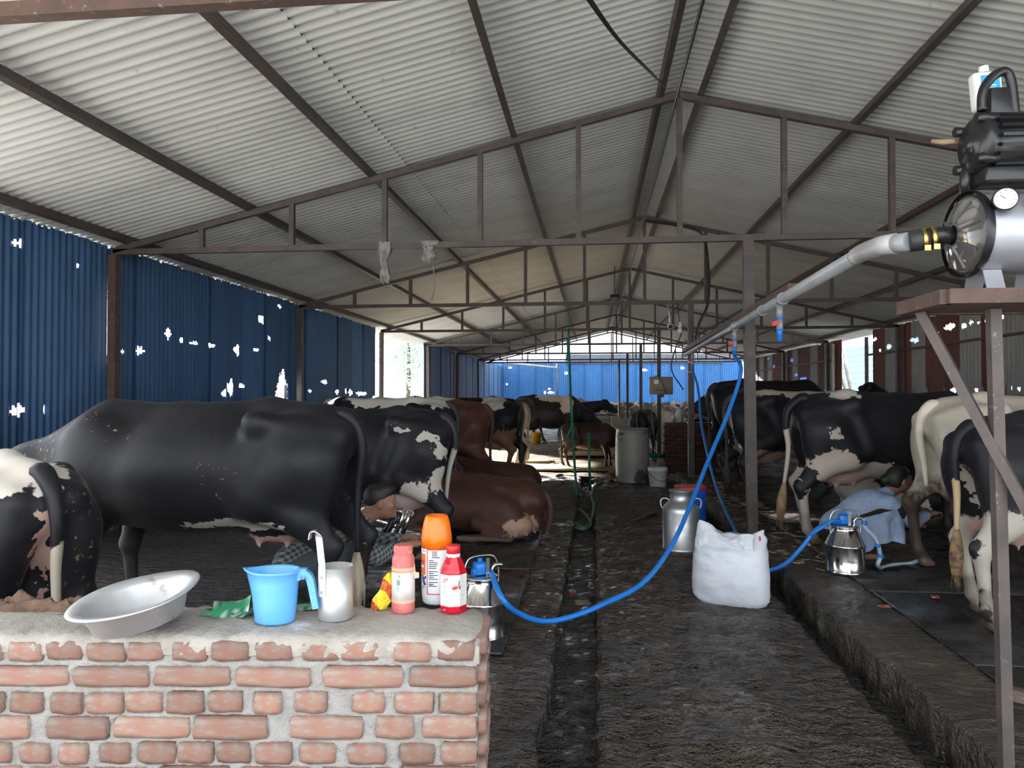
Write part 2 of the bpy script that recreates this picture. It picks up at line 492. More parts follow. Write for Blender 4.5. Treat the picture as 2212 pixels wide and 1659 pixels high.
# right wall, rusty and grey sheets
XR = RXW+0.14
hr = wall_holes(XR, [(1748, 732, 10, 8), (1768, 730, 10, 8), (1770, 742, 8, 8), (1711, 778, 5, 8), (1672, 792, 4, 8), (1720, 810, 8, 6), (1735, 818, 14, 6), (1712, 843, 12, 5), (1660, 775, 5, 5), (1785, 842, 8, 5), (1632, 805, 6, 8),
    (1940, 726, 10, 12), (1970, 734, 6, 10), (1919, 749, 10, 12), (1903, 757, 5, 8), (1978, 735, 10, 12), (2050, 706, 22, 14), (2082, 704, 12, 12), (2098, 697, 8, 10), (2114, 697, 7, 6), (2133, 691, 10, 8), (2162, 685, 14, 20),
    (1886, 846, 10, 6), (1944, 843, 8, 8), (2060, 843, 14, 12), (2110, 842, 6, 8), (2165, 846, 5, 8), (2187, 838, 5, 10), (2202, 840, 5, 10), (1890, 733, 8, 8), (2026, 720, 6, 10)])
wall_right = empty('wall_right', kind='structure')
rs = random.Random(11)
y = 2.4; i = 0
while y < 34.8:
    w = 0.78
    if 19.15 < y+0.4 < 21.9:
        y += 0.3; continue
    if y < 19.3 and y+w > 19.35: w = 0.5
    grey = (i % 5) in (1, 4)
    z1 = 3.04 if y > 21 else 3.08
    me = hole_mesh('wall_sheet', y, w, 0.02, z1+rs.uniform(-0.03, 0), 0.13, 0.010, hr, M['greysheet'] if grey else M['redsheet'], ragtop=0.04, seed=100+i)
    o = link('wall_sheet', me, wall_right, (XR+(0.008 if i % 2 else -0.008), y, 0))
    y += w-0.05; i += 1
for (ya, yb) in ((2.4, 19.35), (21.95, 35.0)):
    for zz in (1.42, 2.45):
        MB().bar((RXW+0.09, ya, zz), (RXW+0.09, yb, zz), 0.045).build('wall_rail', M['rust'], wall_right)
for yy in (19.35, 21.95):
    MB().bar((RXW+0.03, yy, 0.05), (RXW+0.03, yy, 2.9), 0.07).build('door_jamb', M['concrete'] if yy > 20 else M['steel'], wall_right)

# back wall beyond the roof edge, taller, in the open
wall_back = empty('wall_back', kind='structure')
hb = []
for px, py, w, h in [(1102, 794, 8, 5), (1223, 806, 8, 6), (1187, 840, 6, 5), (1190, 848, 14, 6), (1392, 799, 12, 6), (1474, 795, 8, 6), (1250, 767, 14, 5), (1177, 848, 4, 6), (1095, 830, 4, 4), (1240, 771, 8, 4)]:
    p = at_y(px, py, 42.0); hb.append((p.x, p.z, w/2*42/1580, h/2*42/1580))
x = -6.2; i = 0
while x < 12.5:
    z1 = 3.70 if x > -1.9 else 3.35
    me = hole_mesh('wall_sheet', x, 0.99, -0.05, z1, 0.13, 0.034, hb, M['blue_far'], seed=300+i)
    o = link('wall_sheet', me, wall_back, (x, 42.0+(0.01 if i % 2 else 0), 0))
    o.rotation_euler = (0, 0, -math.pi/2)
    # rotate so that local +y runs along world +x
    x += 0.95; i += 1
# darker grey top strip and the pale pipe frame in front
b = MB(); prof = corrugated(8.8, 0.11, 0.016)
b.add([(yy-1.6, 41.93+a, z) for z in (3.22, 3.74) for yy, a in prof], [(k, k+1, k+1+len(prof), k+len(prof)) for k in range(len(prof)-1)], True)
b.build('top_sheet', mat('grey_top_sheet', (0.16, 0.18, 0.22), 0.6, 0, (0.11, 0.13, 0.17), 3), wall_back)
pl = at_y(1204, 790, 41.3); 
MB().tube([(pl.x, 41.3, 0.1), (pl.x, 41.3, 3.2)], 0.05).build('frame_pipe', M['steel'], wall_back)
MB().tube([(-5.0, 41.2, 3.25), (pl.x, 41.3, 2.95)], 0.06).build('frame_pipe', M['concrete'], wall_back)
# stone heap wall under it
M['stone'] = mat('dark_stone', (0.13, 0.11, 0.095), 0.9, 0, (0.07, 0.06, 0.055), 6, bmp=0.6)
b = MB()
b.grid(lambda u, v: (-0.3+6.6*u, 39.5+0.35*fn((u*14, v*6, 1), 1.0, 3)-0.5*math.sin(math.pi*v*0.5), 0.0+(1.05+0.16*fn((u*30, 0, 2), 1, 3))*v), 70, 10, False)
tag(b.build('stone_heap', M['stone']), 'low heap of dark stones in front of the far blue wall', 'stones')
# ================================================================== ORGANIC BODIES
class SDF:
    """smooth union of ellipsoids and tapered capsules, polygonised with surface nets"""
    def __init__(s): s.p = []
    def ell(s, c, r, k=0.06, rot=None):
        s.p.append(('e', np.array(c, float), np.array(r, float), k, None if rot is None else np.array(Euler(rot).to_matrix()))); return s
    def cap(s, a, b, ra, rb, k=0.05):
        s.p.append(('c', np.array(a, float), np.array(b, float), float(ra), float(rb), k)); return s
    def chain(s, pts, k=0.05):
        for (a, ra), (b, rb) in zip(pts[:-1], pts[1:]): s.cap(a, b, ra, rb, k)
        return s
    def mirror(s, fnc):
        for sd in (1, -1): fnc(sd)
        return s
    def bounds(s):
        lo = []; hi = []
        for p in s.p:
            if p[0] == 'e':
                r = p[2].max() if p[4] is not None else p[2]
                lo.append(p[1]-r); hi.append(p[1]+r)
            else:
                r = max(p[3], p[4])
                lo.append(np.minimum(p[1], p[2])-r); hi.append(np.maximum(p[1], p[2])+r)
        return np.min(lo, 0), np.max(hi, 0)
    def mesh(s, name, res, flat0=True):
        lo, hi = s.bounds(); lo = lo-3*res; hi = hi+3*res
        n = np.ceil((hi-lo)/res).astype(int)+1
        ax = [lo[i]+res*np.arange(n[i]) for i in range(3)]
        D = np.full(n, 1.0, np.float32)
        for p in s.p:
            k = p[3] if p[0] == 'e' else p[5]
            if p[0] == 'e':
                r = p[2].max() if p[4] is not None else p[2]; a = p[1]-r; b = p[1]+r
            else:
                r = max(p[3], p[4]); a = np.minimum(p[1], p[2])-r; b = np.maximum(p[1], p[2])+r
            mg = k+2.5*res
            i0 = np.clip(((a-mg-lo)/res).astype(int), 0, n); i1 = np.clip(np.ceil((b+mg-lo)/res).astype(int)+1, 0, n)
            X = ax[0][i0[0]:i1[0]][:, None, None]; Y = ax[1][i0[1]:i1[1]][None, :, None]; Z = ax[2][i0[2]:i1[2]][None, None, :]
            if p[0] == 'e':
                x, y, z = X-p[1][0], Y-p[1][1], Z-p[1][2]
                if p[4] is not None:
                    R = p[4]
                    x, y, z = R[0, 0]*x+R[1, 0]*y+R[2, 0]*z, R[0, 1]*x+R[1, 1]*y+R[2, 1]*z, R[0, 2]*x+R[1, 2]*y+R[2, 2]*z
                r = p[2]
                k0 = np.sqrt((x/r[0])**2+(y/r[1])**2+(z/r[2])**2)
                k1 = np.sqrt((x/r[0]**2)**2+(y/r[1]**2)**2+(z/r[2]**2)**2)+1e-9
                d = k0*(k0-1)/k1
                d = np.where(k0 < 0.02, -r.min(), d)
            else:
                ba = p[2]-p[1]; L = float(ba@ba)+1e-12
                t = np.clip(((X-p[1][0])*ba[0]+(Y-p[1][1])*ba[1]+(Z-p[1][2])*ba[2])/L, 0, 1)
                d = np.sqrt((X-p[1][0]-t*ba[0])**2+(Y-p[1][1]-t*ba[1])**2+(Z-p[1][2]-t*ba[2])**2)-(p[3]+(p[4]-p[3])*t)
            sl = (slice(i0[0], i1[0]), slice(i0[1], i1[1]), slice(i0[2], i1[2]))
            o = D[sl]
            h = np.maximum(k-np.abs(o-d), 0)/k
            D[sl] = np.minimum(o, d)-h*h*k*0.25
        # surface nets
        ins = D < 0
        c = np.zeros(tuple(m-1 for m in n), np.int8)
        for dx in (0, 1):
            for dy in (0, 1):
                for dz in (0, 1):
                    c += ins[dx:n[0]-1+dx, dy:n[1]-1+dy, dz:n[2]-1+dz]
        act = (c > 0) & (c < 8)
        idx = np.argwhere(act)
        vid = np.full(act.shape, -1, np.int64); vid[act] = np.arange(len(idx))
        acc = np.zeros((len(idx), 3)); cnt = np.zeros(len(idx))
        corners = [(0, 0, 0), (1, 0, 0), (0, 1, 0), (1, 1, 0), (0, 0, 1), (1, 0, 1), (0, 1, 1), (1, 1, 1)]
        val = [D[idx[:, 0]+q[0], idx[:, 1]+q[1], idx[:, 2]+q[2]] for q in corners]
        for i in range(8):
            for j in range(i+1, 8):
                df = [corners[j][m]-corners[i][m] for m in range(3)]
                if sum(abs(q) for q in df) != 1: continue
                A, B = val[i], val[j]
                m = (A < 0) != (B < 0)
                t = np.where(m, A/(A-B+1e-12), 0)
                pt = np.array(corners[i])[None, :]+t[:, None]*np.array(df)[None, :]
                acc[m] += pt[m]; cnt[m] += 1
        V = lo+res*(idx+acc/np.maximum(cnt, 1)[:, None])
        Fs = []
        for axn in range(3):
            u, w = [(1, 2), (2, 0), (0, 1)][axn]
            sh = list(n); sh[axn] -= 1
            s0 = [slice(None)]*3; s1 = [slice(None)]*3
            s0[axn] = slice(0, n[axn]-1); s1[axn] = slice(1, n[axn])
            A = ins[tuple(s0)]; B = ins[tuple(s1)]
            e = np.argwhere(A != B)
            e = e[(e[:, u] > 0) & (e[:, w] > 0) & (e[:, u] < n[u]-1) & (e[:, w] < n[w]-1)]
            if not len(e): continue
            def g(du, dw):
                q = e.copy(); q[:, u] += du; q[:, w] += dw
                return vid[q[:, 0], q[:, 1], q[:, 2]]
            qd = np.stack([g(-1, -1), g(0, -1), g(0, 0), g(-1, 0)], 1)
            fl = A[e[:, 0], e[:, 1], e[:, 2]]
            qd[~fl] = qd[~fl][:, ::-1]
            Fs.append(qd)
        Fc = np.concatenate(Fs)
        # relax once along neighbours to hide the lattice
        for it in range(2):
            sm = np.zeros_like(V); ct = np.zeros(len(V))
            for a, b in ((0, 1), (1, 2), (2, 3), (3, 0)):
                np.add.at(sm, Fc[:, a], V[Fc[:, b]]); np.add.at(ct, Fc[:, a], 1)
                np.add.at(sm, Fc[:, b], V[Fc[:, a]]); np.add.at(ct, Fc[:, b], 1)
            V = V*0.5+0.5*sm/np.maximum(ct, 1)[:, None]
        if flat0: V[:, 2] = np.maximum(V[:, 2], 0.0)
        me = bpy.data.meshes.new(name)
        me.vertices.add(len(V)); me.vertices.foreach_set('co', V.astype(np.float32).ravel())
        me.loops.add(len(Fc)*4); me.polygons.add(len(Fc))
        me.loops.foreach_set('vertex_index', Fc.astype(np.int32).ravel())
        me.polygons.foreach_set('loop_start', np.arange(0, len(Fc)*4, 4, dtype=np.int32))
        me.polygons.foreach_set('loop_total', np.full(len(Fc), 4, np.int32))
        me.polygons.foreach_set('use_smooth', np.ones(len(Fc), bool))
        me.update(calc_edges=True); me.validate()
        return me

def cow_sdf(hind=((0, 0), (0, 0)), fore=((0, 0), (0, 0)), head='low', calf=False, thin=0.0, udder=1.0, turn=0.0):
    """facing +x, standing on z=0, hip height about 1.40"""
    s = SDF()
    # trunk
    bw = 0.34-thin*0.08
    s.ell((-0.05, 0, 0.98), (0.66, bw, 0.37), 0.10)
    s.ell((0.12, 0, 0.90), (0.52, bw*0.98, 0.33), 0.12)
    s.ell((-0.30, 0, 0.94), (0.35, bw*0.85, 0.30), 0.10)
    s.ell((0.50, 0, 0.98), (0.34, 0.25, 0.36), 0.10)
    s.ell((0.72, 0, 0.88), (0.16, 0.17, 0.24), 0.10)
    s.cap((-0.72, 0, 1.315), (-0.40, 0, 1.345), 0.055, 0.06, 0.09)
    s.cap((-0.40, 0, 1.345), (0.10, 0, 1.30), 0.06, 0.065, 0.10)
    s.cap((0.10, 0, 1.30), (0.52, 0, 1.325), 0.065, 0.085, 0.10)
    # pelvis
    s.ell((-0.60, 0, 1.16), (0.30, 0.235, 0.20), 0.08)
    for sd in (1, -1):
        s.ell((-0.42, 0.245*sd, 1.275), (0.075, 0.06, 0.06), 0.07)            # hook bone
        s.cap((-0.42, 0.24*sd, 1.275), (-0.80, 0.13*sd, 1.205), 0.045, 0.055, 0.07)
        s.ell((-0.83, 0.13*sd, 1.195), (0.055, 0.05, 0.055), 0.05)            # pin bone
        s.cap((-0.42, 0.24*sd, 1.25), (-0.30, 0.30*sd, 0.86), 0.035, 0.03, 0.09)  # flank fold
        hx, hy = hind[0 if sd > 0 else 1]
        st = (-0.43+hx*0.35, 0.225*sd+hy*0.4, 0.80)
        hk = (-0.83+hx*0.75, 0.185*sd+hy*0.9, 0.50)
        ft = (-0.77+hx, 0.185*sd+hy, 0.135)
        to = (-0.70+hx, 0.19*sd+hy, 0.04)
        s.ell((-0.62, 0.165*sd, 1.00), (0.235, 0.135, 0.30), 0.09, (0, 0.12, 0))
        s.cap((-0.62, 0.18*sd, 1.02), st, 0.16, 0.115, 0.09)
        s.cap((-0.74, 0.15*sd, 1.05), (-0.70+hx*0.5, 0.175*sd+hy*.5, 0.74), 0.115, 0.085, 0.08)
        s.cap(st, ((st[0]+hk[0])/2-0.05, (st[1]+hk[1])/2, (st[2]+hk[2])/2+0.02), 0.105, 0.078, 0.06)
        s.cap(((st[0]+hk[0])/2-0.05, (st[1]+hk[1])/2, (st[2]+hk[2])/2+0.02), hk, 0.078, 0.050, 0.05)
        s.ell((hk[0]-0.035, hk[1], hk[2]+0.035), (0.045, 0.034, 0.055), 0.04)  # point of hock
        s.cap((hk[0]-0.04, hk[1], hk[2]+0.05), (-0.74+hx*0.5, 0.175*sd+hy*0.6, 0.74), 0.022, 0.04, 0.05)
        s.cap(hk, ft, 0.050, 0.038, 0.04)
        s.ell((ft[0], ft[1], ft[2]+0.01), (0.048, 0.046, 0.05), 0.03)
        s.cap(ft, to, 0.042, 0.045, 0.03)
        for q in (1, -1):
            s.cap((to[0]-0.03, to[1]+0.028*q, 0.035), (to[0]+0.05, to[1]+0.028*q, 0.022), 0.036, 0.024, 0.012)
        # shoulder and foreleg
        fx, fy = fore[0 if sd > 0 else 1]
        s.ell((0.50, 0.175*sd, 1.02), (0.19, 0.10, 0.30), 0.09, (0, 0.25, 0))
        el = (0.48+fx*0.2, 0.185*sd+fy*.2, 0.74)
        kn = (0.56+fx*0.7, 0.165*sd+fy*0.7, 0.45)
        ff = (0.56+fx, 0.165*sd+fy, 0.13)
        s.cap((0.62, 0.17*sd, 0.92), el, 0.12, 0.095, 0.08)
        s.cap(el, kn, 0.09, 0.054, 0.05)
        s.ell((kn[0]+0.01, kn[1], kn[2]), (0.055, 0.05, 0.06), 0.03)
        s.cap(kn, ff, 0.046, 0.036, 0.03)
        s.ell(ff, (0.046, 0.045, 0.05), 0.03)
        s.cap(ff, (ff[0]+0.05, ff[1], 0.04), 0.04, 0.044, 0.03)
        for q in (1, -1):
            s.cap((ff[0]+0.02, ff[1]+0.028*q, 0.035), (ff[0]+0.10, ff[1]+0.028*q, 0.022), 0.036, 0.024, 0.012)
    # neck and head
    tx, ty = math.cos(turn), math.sin(turn)
    if head == 'low': P1, P2, mz = (1.02, 0.98), (1.30, 0.88), (1.56, 0.50)
    elif head == 'feed': P1, P2, mz = (1.00, 0.88), (1.22, 0.66), (1.36, 0.26)
    elif head == 'mid': P1, P2, mz = (1.02, 1.18), (1.30, 1.26), (1.62, 1.02)
    else: P1, P2, mz = (0.98, 1.28), (1.20, 1.52), (1.54, 1.36)
    def hp(p, y=0.0): return (0.70+(p[0]-0.70)*tx-y*ty, (p[0]-0.70)*ty+y*tx, p[1])
    for (a, b, ra, rb) in (((0.56, 1.17), P1, 0.17, 0.125), ((0.66, 0.98), (P1[0]+0.02, P1[1]-0.10), 0.16, 0.09), (P1, P2, 0.13, 0.105)):
        s.cap(hp(a), hp(b), ra, rb, 0.10)
    s.cap(hp((P1[0]+0.02, P1[1]-0.10)), hp((P2[0]+0.02, P2[1]-0.10)), 0.085, 0.07, 0.08)
    dx, dz = mz[0]-P2[0], mz[1]-P2[1]
    m1 = (P2[0]+dx*0.45, P2[1]+dz*0.45)
    s.cap(hp(P2), hp(m1), 0.118, 0.088, 0.05)
    s.cap(hp((P2[0]+dx*.05, P2[1]+dz*.05), 0.055), hp(m1, 0.03), 0.075, 0.06, 0.04)
    s.cap(hp((P2[0]+dx*.05, P2[1]+dz*.05), -0.055), hp(m1, -0.03), 0.075, 0.06, 0.04)
    s.cap(hp(m1), hp(mz), 0.082, 0.070, 0.05)
    s.ell(hp((mz[0]+dx*0.02, mz[1]+dz*0.02)), (0.075, 0.085, 0.07), 0.04)
    L = math.hypot(dx, dz); ux, uz = dx/L, dz/L
    s.cap(hp((P2[0]-uz*0.0+0.02*ux-0.07*(-uz), P2[1]-0.11)), hp((mz[0]-0.05, mz[1]-0.035)), 0.06, 0.045, 0.05)
    for sd in (1, -1):
        e0 = hp((P2[0]-0.03, P2[1]+0.03), 0.09*sd); e1 = hp((P2[0]-0.07, P2[1]+0.02), 0.25*sd)
        em = tuple((e0[i]+e1[i])/2 for i in range(3))
        s.chain([(e0, 0.028), (em, 0.05), (e1, 0.022)], 0.02)
    # udder
    if udder > 0:
        u = udder
        s.ell((-0.44, 0, 0.66), (0.24*u, 0.165*u, 0.15*u), 0.07)
        s.ell((-0.53, 0, 0.72), (0.17*u, 0.15*u, 0.17*u), 0.07)
        for (x, yy) in ((-0.36, 0.075), (-0.36, -0.075), (-0.52, 0.07), (-0.52, -0.07)):
            s.cap((x, yy*u, 0.60-0.05*(u-1)), (x, yy*u*1.05, 0.50-0.08*(u-1)), 0.022, 0.017, 0.015)
    return s

def lying_sdf(head='tuck', udder=1.0):
    """a cow lying on its belly, facing +x; back about 0.68 high"""
    s = SDF()
    s.ell((0.0, 0, 0.33), (0.66, 0.42, 0.30), 0.10)
    s.ell((0.45, 0, 0.38), (0.38, 0.30, 0.32), 0.10)
    s.ell((-0.35, 0, 0.36), (0.40, 0.36, 0.27), 0.10)
    s.cap((-0.72, 0, 0.55), (-0.1, 0, 0.60), 0.07, 0.07, 0.10)
    s.cap((-0.1, 0, 0.60), (0.50, 0, 0.66), 0.07, 0.09, 0.10)
    s.ell((-0.62, 0, 0.42), (0.28, 0.25, 0.21), 0.08)
    for sd in (1, -1):
        s.ell((-0.42, 0.23*sd, 0.56), (0.08, 0.06, 0.06), 0.07)
        s.ell((-0.82, 0.12*sd, 0.42), (0.06, 0.05, 0.06), 0.06)
        s.ell((-0.45, 0.32*sd, 0.26), (0.30, 0.15, 0.24), 0.07, (0, -0.3, 0))
        s.cap((-0.25, 0.42*sd, 0.20), (-0.62, 0.47*sd, 0.08), 0.10, 0.06, 0.05)
        s.cap((-0.62, 0.47*sd, 0.08), (-0.20, 0.54*sd, 0.045), 0.055, 0.042, 0.03)
        s.cap((-0.20, 0.54*sd, 0.045), (-0.06, 0.54*sd, 0.04), 0.044, 0.036, 0.02)
        s.ell((0.48, 0.22*sd, 0.40), (0.20, 0.12, 0.28), 0.08)
        s.cap((0.45, 0.26*sd, 0.20), (0.76, 0.27*sd, 0.09), 0.09, 0.06, 0.05)
        s.cap((0.76, 0.27*sd, 0.09), (0.50, 0.30*sd, 0.04), 0.055, 0.04, 0.03)
    s.cap((0.62, 0, 0.55), (1.02, 0.0, 0.66), 0.18, 0.13, 0.10)
    s.cap((0.68, 0, 0.40), (1.02, 0.0, 0.54), 0.15, 0.09, 0.10)
    s.cap((1.02, 0, 0.66), (1.22, 0, 0.72), 0.13, 0.11, 0.06)
    s.cap((1.22, 0, 0.72), (1.38, 0, 0.58), 0.115, 0.085, 0.05)
    s.cap((1.38, 0, 0.58), (1.52, 0, 0.44), 0.08, 0.07, 0.05)
    for sd in (1, -1):
        s.chain([((1.18, 0.09*sd, 0.76), 0.028), ((1.15, 0.17*sd, 0.75), 0.05), ((1.13, 0.25*sd, 0.72), 0.022)], 0.02)
    if udder:
        s.ell((-0.60, 0.28, 0.17), (0.22, 0.17, 0.15), 0.05)
        s.ell((-0.66, 0.02, 0.18), (0.17, 0.18, 0.15), 0.05)
        for x, yy in ((-0.66, 0.40), (-0.74, 0.30), (-0.78, 0.14), (-0.55, 0.42)):
            s.cap((x, yy, 0.13), (x-0.05, yy+0.06, 0.08), 0.026, 0.018, 0.015)
    return s

# ---- hides
BLK, WHT, BRN, PNK = (0.009, 0.009, 0.012), (0.54, 0.49, 0.425), (0.085, 0.030, 0.020), (0.50, 0.33, 0.28)
def hide(name, base, spots, amp=0.30, nscale=5.0, rnd=None, dirt=0.5, dirt_z=0.55, splat=0.0, rough=0.5, seed=0):
    """base coat colour; spots = (centre, radii, colour) patches of the coat; rnd = (threshold, colour, scale) free patches"""
    m = bpy.data.materials.new(name); t, p = nt(m)
    m.diffuse_color = rgb(base)
    tc = t.nodes.new('ShaderNodeTexCoord')
    v0 = tc.outputs['Object']
    vs = coords(t, loc=(seed*3.1, seed*1.7, seed*0.9))
    nz = N(t, 'ShaderNodeTexNoise', Scale=nscale, Detail=2, Roughness=0.6); t.links.new(vs, nz.inputs['Vector'])
    sb = t.nodes.new('ShaderNodeVectorMath'); sb.operation = 'SUBTRACT'; t.links.new(nz.outputs['Color'], sb.inputs[0]); sb.inputs[1].default_value = (0.5, 0.5, 0.5)
    sc = t.nodes.new('ShaderNodeVectorMath'); sc.operation = 'SCALE'; t.links.new(sb.outputs[0], sc.inputs[0]); sc.inputs['Scale'].default_value = amp
    ad = t.nodes.new('ShaderNodeVectorMath'); ad.operation = 'ADD'; t.links.new(v0, ad.inputs[0]); t.links.new(sc.outputs[0], ad.inputs[1])
    nf = N(t, 'ShaderNodeTexNoise', Scale=24.0, Detail=2, Roughness=0.65); t.links.new(vs, nf.inputs['Vector'])
    sb2 = t.nodes.new('ShaderNodeVectorMath'); sb2.operation = 'SUBTRACT'; t.links.new(nf.outputs['Color'], sb2.inputs[0]); sb2.inputs[1].default_value = (0.5, 0.5, 0.5)
    sc2 = t.nodes.new('ShaderNodeVectorMath'); sc2.operation = 'SCALE'; t.links.new(sb2.outputs[0], sc2.inputs[0]); sc2.inputs['Scale'].default_value = 0.10
    ad2 = t.nodes.new('ShaderNodeVectorMath'); ad2.operation = 'ADD'; t.links.new(ad.outputs[0], ad2.inputs[0]); t.links.new(sc2.outputs[0], ad2.inputs[1])
    vd = ad2.outputs[0]
    c = None
    # slight coat variation
    n2 = noise_(t, vs, 3.0, 4, 0.6)
    c = mixc(t, maprange(t, n2, 0.35, 0.7), base, [x*1.6+0.002 for x in base])
    if rnd:
        n3 = noise_(t, vs, rnd[2], 3, 0.5)
        c = mixc(t, maprange(t, n3, rnd[0], rnd[0]+0.012), c, rnd[1])
    for ce, ra, co in spots:
        a = t.nodes.new('ShaderNodeVectorMath'); a.operation = 'SUBTRACT'; t.links.new(vd, a.inputs[0]); a.inputs[1].default_value = ce
        b = t.nodes.new('ShaderNodeVectorMath'); b.operation = 'DIVIDE'; t.links.new(a.outputs[0], b.inputs[0]); b.inputs[1].default_value = ra
        l = t.nodes.new('ShaderNodeVectorMath'); l.operation = 'LENGTH'; t.links.new(b.outputs[0], l.inputs[0])
        c = mixc(t, maprange(t, l.outputs['Value'], 1.04, 0.98), c, co)
    sx = t.nodes.new('ShaderNodeSeparateXYZ'); t.links.new(v0, sx.inputs[0])
    if dirt:
        nd = noise_(t, vs, 7.0, 6, 0.7)
        zf = maprange(t, sx.outputs['Z'], dirt_z, dirt_z*0.55)
        f = math_(t, 'MULTIPLY', maprange(t, math_(t, 'ADD', zf, math_(t, 'MULTIPLY', nd, 1.6)), 1.0, 1.45), math_(t, 'MULTIPLY', maprange(t, zf, 0.0, 0.15), dirt))
        c = mixc(t, f, c, (0.055, 0.034, 0.024))
    if splat:
        ns = noise_(t, vs, 26.0, 4, 0.75); nl = noise_(t, vs, 2.2, 2, 0.5)
        f = math_(t, 'MULTIPLY', maprange(t, ns, 0.615, 0.65), maprange(t, nl, 0.53, 0.62))
        c = mixc(t, math_(t, 'MULTIPLY', f, splat), c, (0.30, 0.22, 0.11))
    c = mixc(t, maprange(t, sx.outputs['Z'], 0.075, 0.06), c, (0.16, 0.10, 0.075))
    t.links.new(c, p.inputs['Base Color'])
    p.inputs['Roughness'].default_value = rough
    p.inputs['Specular IOR Level'].default_value = 0.28; p.inputs['Sheen Weight'].default_value = 0.03
    p.inputs['Sheen Roughness'].default_value = 0.4
    nb = noise_(t, vs, 140, 3, 0.6)
    nb2 = noise_(t, vs, 9, 3, 0.5)
    bump(t, p, math_(t, 'ADD', math_(t, 'MULTIPLY', nb, 0.12), nb2), 0.25, 0.012)
    return m

M['eye'] = mat('dark_eye', (0.008, 0.006, 0.005), 0.1)
M['tag'] = mat('yellow_tag', (0.75, 0.55, 0.05), 0.5)
M['switchw'] = mat('pale_tail_hair', (0.46, 0.40, 0.30), 0.7, 0, (0.26, 0.20, 0.14), 30, stretch=(1, 1, 0.1), bmp=0.6, bscale=80)
M['switchd'] = mat('dark_tail_hair', (0.03, 0.026, 0.024), 0.7, 0, (0.07, 0.06, 0.05), 30, bmp=0.6, bscale=80)

def tail(parent, m, mh, bend=(0.0, 0.0), length=0.72, switch=True, root=(-0.80, 0, 1.30), arch=0.05, split=None):
    """tail hanging from the rump with its hair tuft"""
    x0, y0, z0 = root
    pts = [(x0+0.06, y0, z0-0.03), (x0, y0, z0+arch*0.3), (x0-0.055-arch*0.5, y0+bend[1]*0.05, z0-0.06), (x0-0.085-arch*0.5, y0+bend[1]*0.2, z0-0.22),
           (x0-0.085+bend[0]*0.5, y0+bend[1]*0.6, z0-0.45), (x0-0.08+bend[0], y0+bend[1], z0-length)]
    sp = spline(pts, 6); n = len(sp)
    o = MB().tube(sp, [0.043*(1-i/n)**1.2+0.016 for i in range(n)], 10).build('tail', m, parent)
    if switch:
        e = Vector(sp[-1]); d = (Vector(sp[-1])-Vector(sp[-3])).normalized()
        b = MB(); R = random.Random(int(length*1000)+int(bend[0]*100))
        q = [e-d*0.05, e+d*0.05, e+d*0.16, e+d*0.27, e+d*0.34]
        b.tube(spline(q, 3), [0.016, 0.022, 0.03, 0.036, 0.042, 0.045, 0.045, 0.042, 0.036, 0.028, 0.020, 0.012, 0.004], 10)
        for k in range(26):
            a = R.uniform(0, 6.28); rr = R.uniform(0.02, 0.045)
            off = Vector((math.cos(a)*rr, math.sin(a)*rr, 0))
            b.tube([e+d*0.02+off*0.3, e+d*0.16+off, e+d*(0.26+R.uniform(0, 0.14))+off*R.uniform(0.4, 1.1)], [0.006, 0.006, 0.001], 4)
        b.build('tail_hair', mh, o)
    return o

_cache = {}
def body_mesh(key, fnc, res):
    if key not in _cache: _cache[key] = fnc().mesh('cow_body', res)
    return _cache[key]
def place_cow(name, mesh, m, loc, heading, scale, label='', cat='cow', group=None, tl=None, eyes=None, tagged=False, sc3=None):
    """heading: angle of the cow's nose, degrees, 0 = +x"""
    e = empty(name, loc, math.radians(heading), label, cat, group)
    e.scale = sc3 if sc3 else (scale, scale, scale)
    b = link('body', mesh, e)
    b.material_slots[0].link = 'OBJECT' if len(b.material_slots) else 'DATA'
    b.material_slots[0].material = m
    if tl is not None:
        tail(e, tl.get('m', m), tl.get('mh', M['switchd']), tl.get('bend', (0, 0)), tl.get('len', 0.72), tl.get('switch', True), tl.get('root', (-0.80, 0, 1.30)), tl.get('arch', 0.05))
    return e
def dummy_slot(me):
    if not me.materials: me.materials.append(None)
    return me
# ================================================================== THE COWS
fine = 0.021
mA = dummy_slot(body_mesh('A', lambda: cow_sdf(((0.05, 0), (-0.06, 0.0)), ((0.05, 0), (-0.05, 0)), 'low', udder=0.95), fine))
mB = dummy_slot(body_mesh('B', lambda: cow_sdf(((-0.04, 0.02), (0.14, -0.03)), ((0, 0), (0.08, 0)), 'low', udder=1.15, thin=0.3), fine))
mC = dummy_slot(body_mesh('C', lambda: cow_sdf(((0.12, 0), (-0.08, -0.02)), ((0.05, 0), (-0.05, 0)), 'mid', udder=1.0, thin=0.5), 0.025))
mD = dummy_slot(body_mesh('D', lambda: cow_sdf(((0.0, 0.02), (0.1, 0)), ((0.05, 0), (-0.1, 0)), 'feed', udder=0.9), 0.03))
mE = dummy_slot(body_mesh('E', lambda: cow_sdf(((0.0, 0.0), (0.08, 0)), ((0.05, 0), (-0.1, 0)), 'high', udder=0.9), 0.03))
mK = dummy_slot(body_mesh('K', lambda: cow_sdf(((-0.08, 0.0), (0.10, 0)), ((0.10, 0), (-0.06, 0)), 'low', udder=0, thin=1.2), 0.03))
mLy = dummy_slot(body_mesh('L', lambda: lying_sdf(udder=1.0), 0.024))
mL2 = dummy_slot(body_mesh('L2', lambda: lying_sdf(udder=0), 0.03))

UP = ((-0.46, 0, 0.58), (0.30, 0.22, 0.17), PNK)
TEAT = ((-0.44, 0, 0.50), (0.22, 0.2, 0.11), (0.62, 0.38, 0.36))
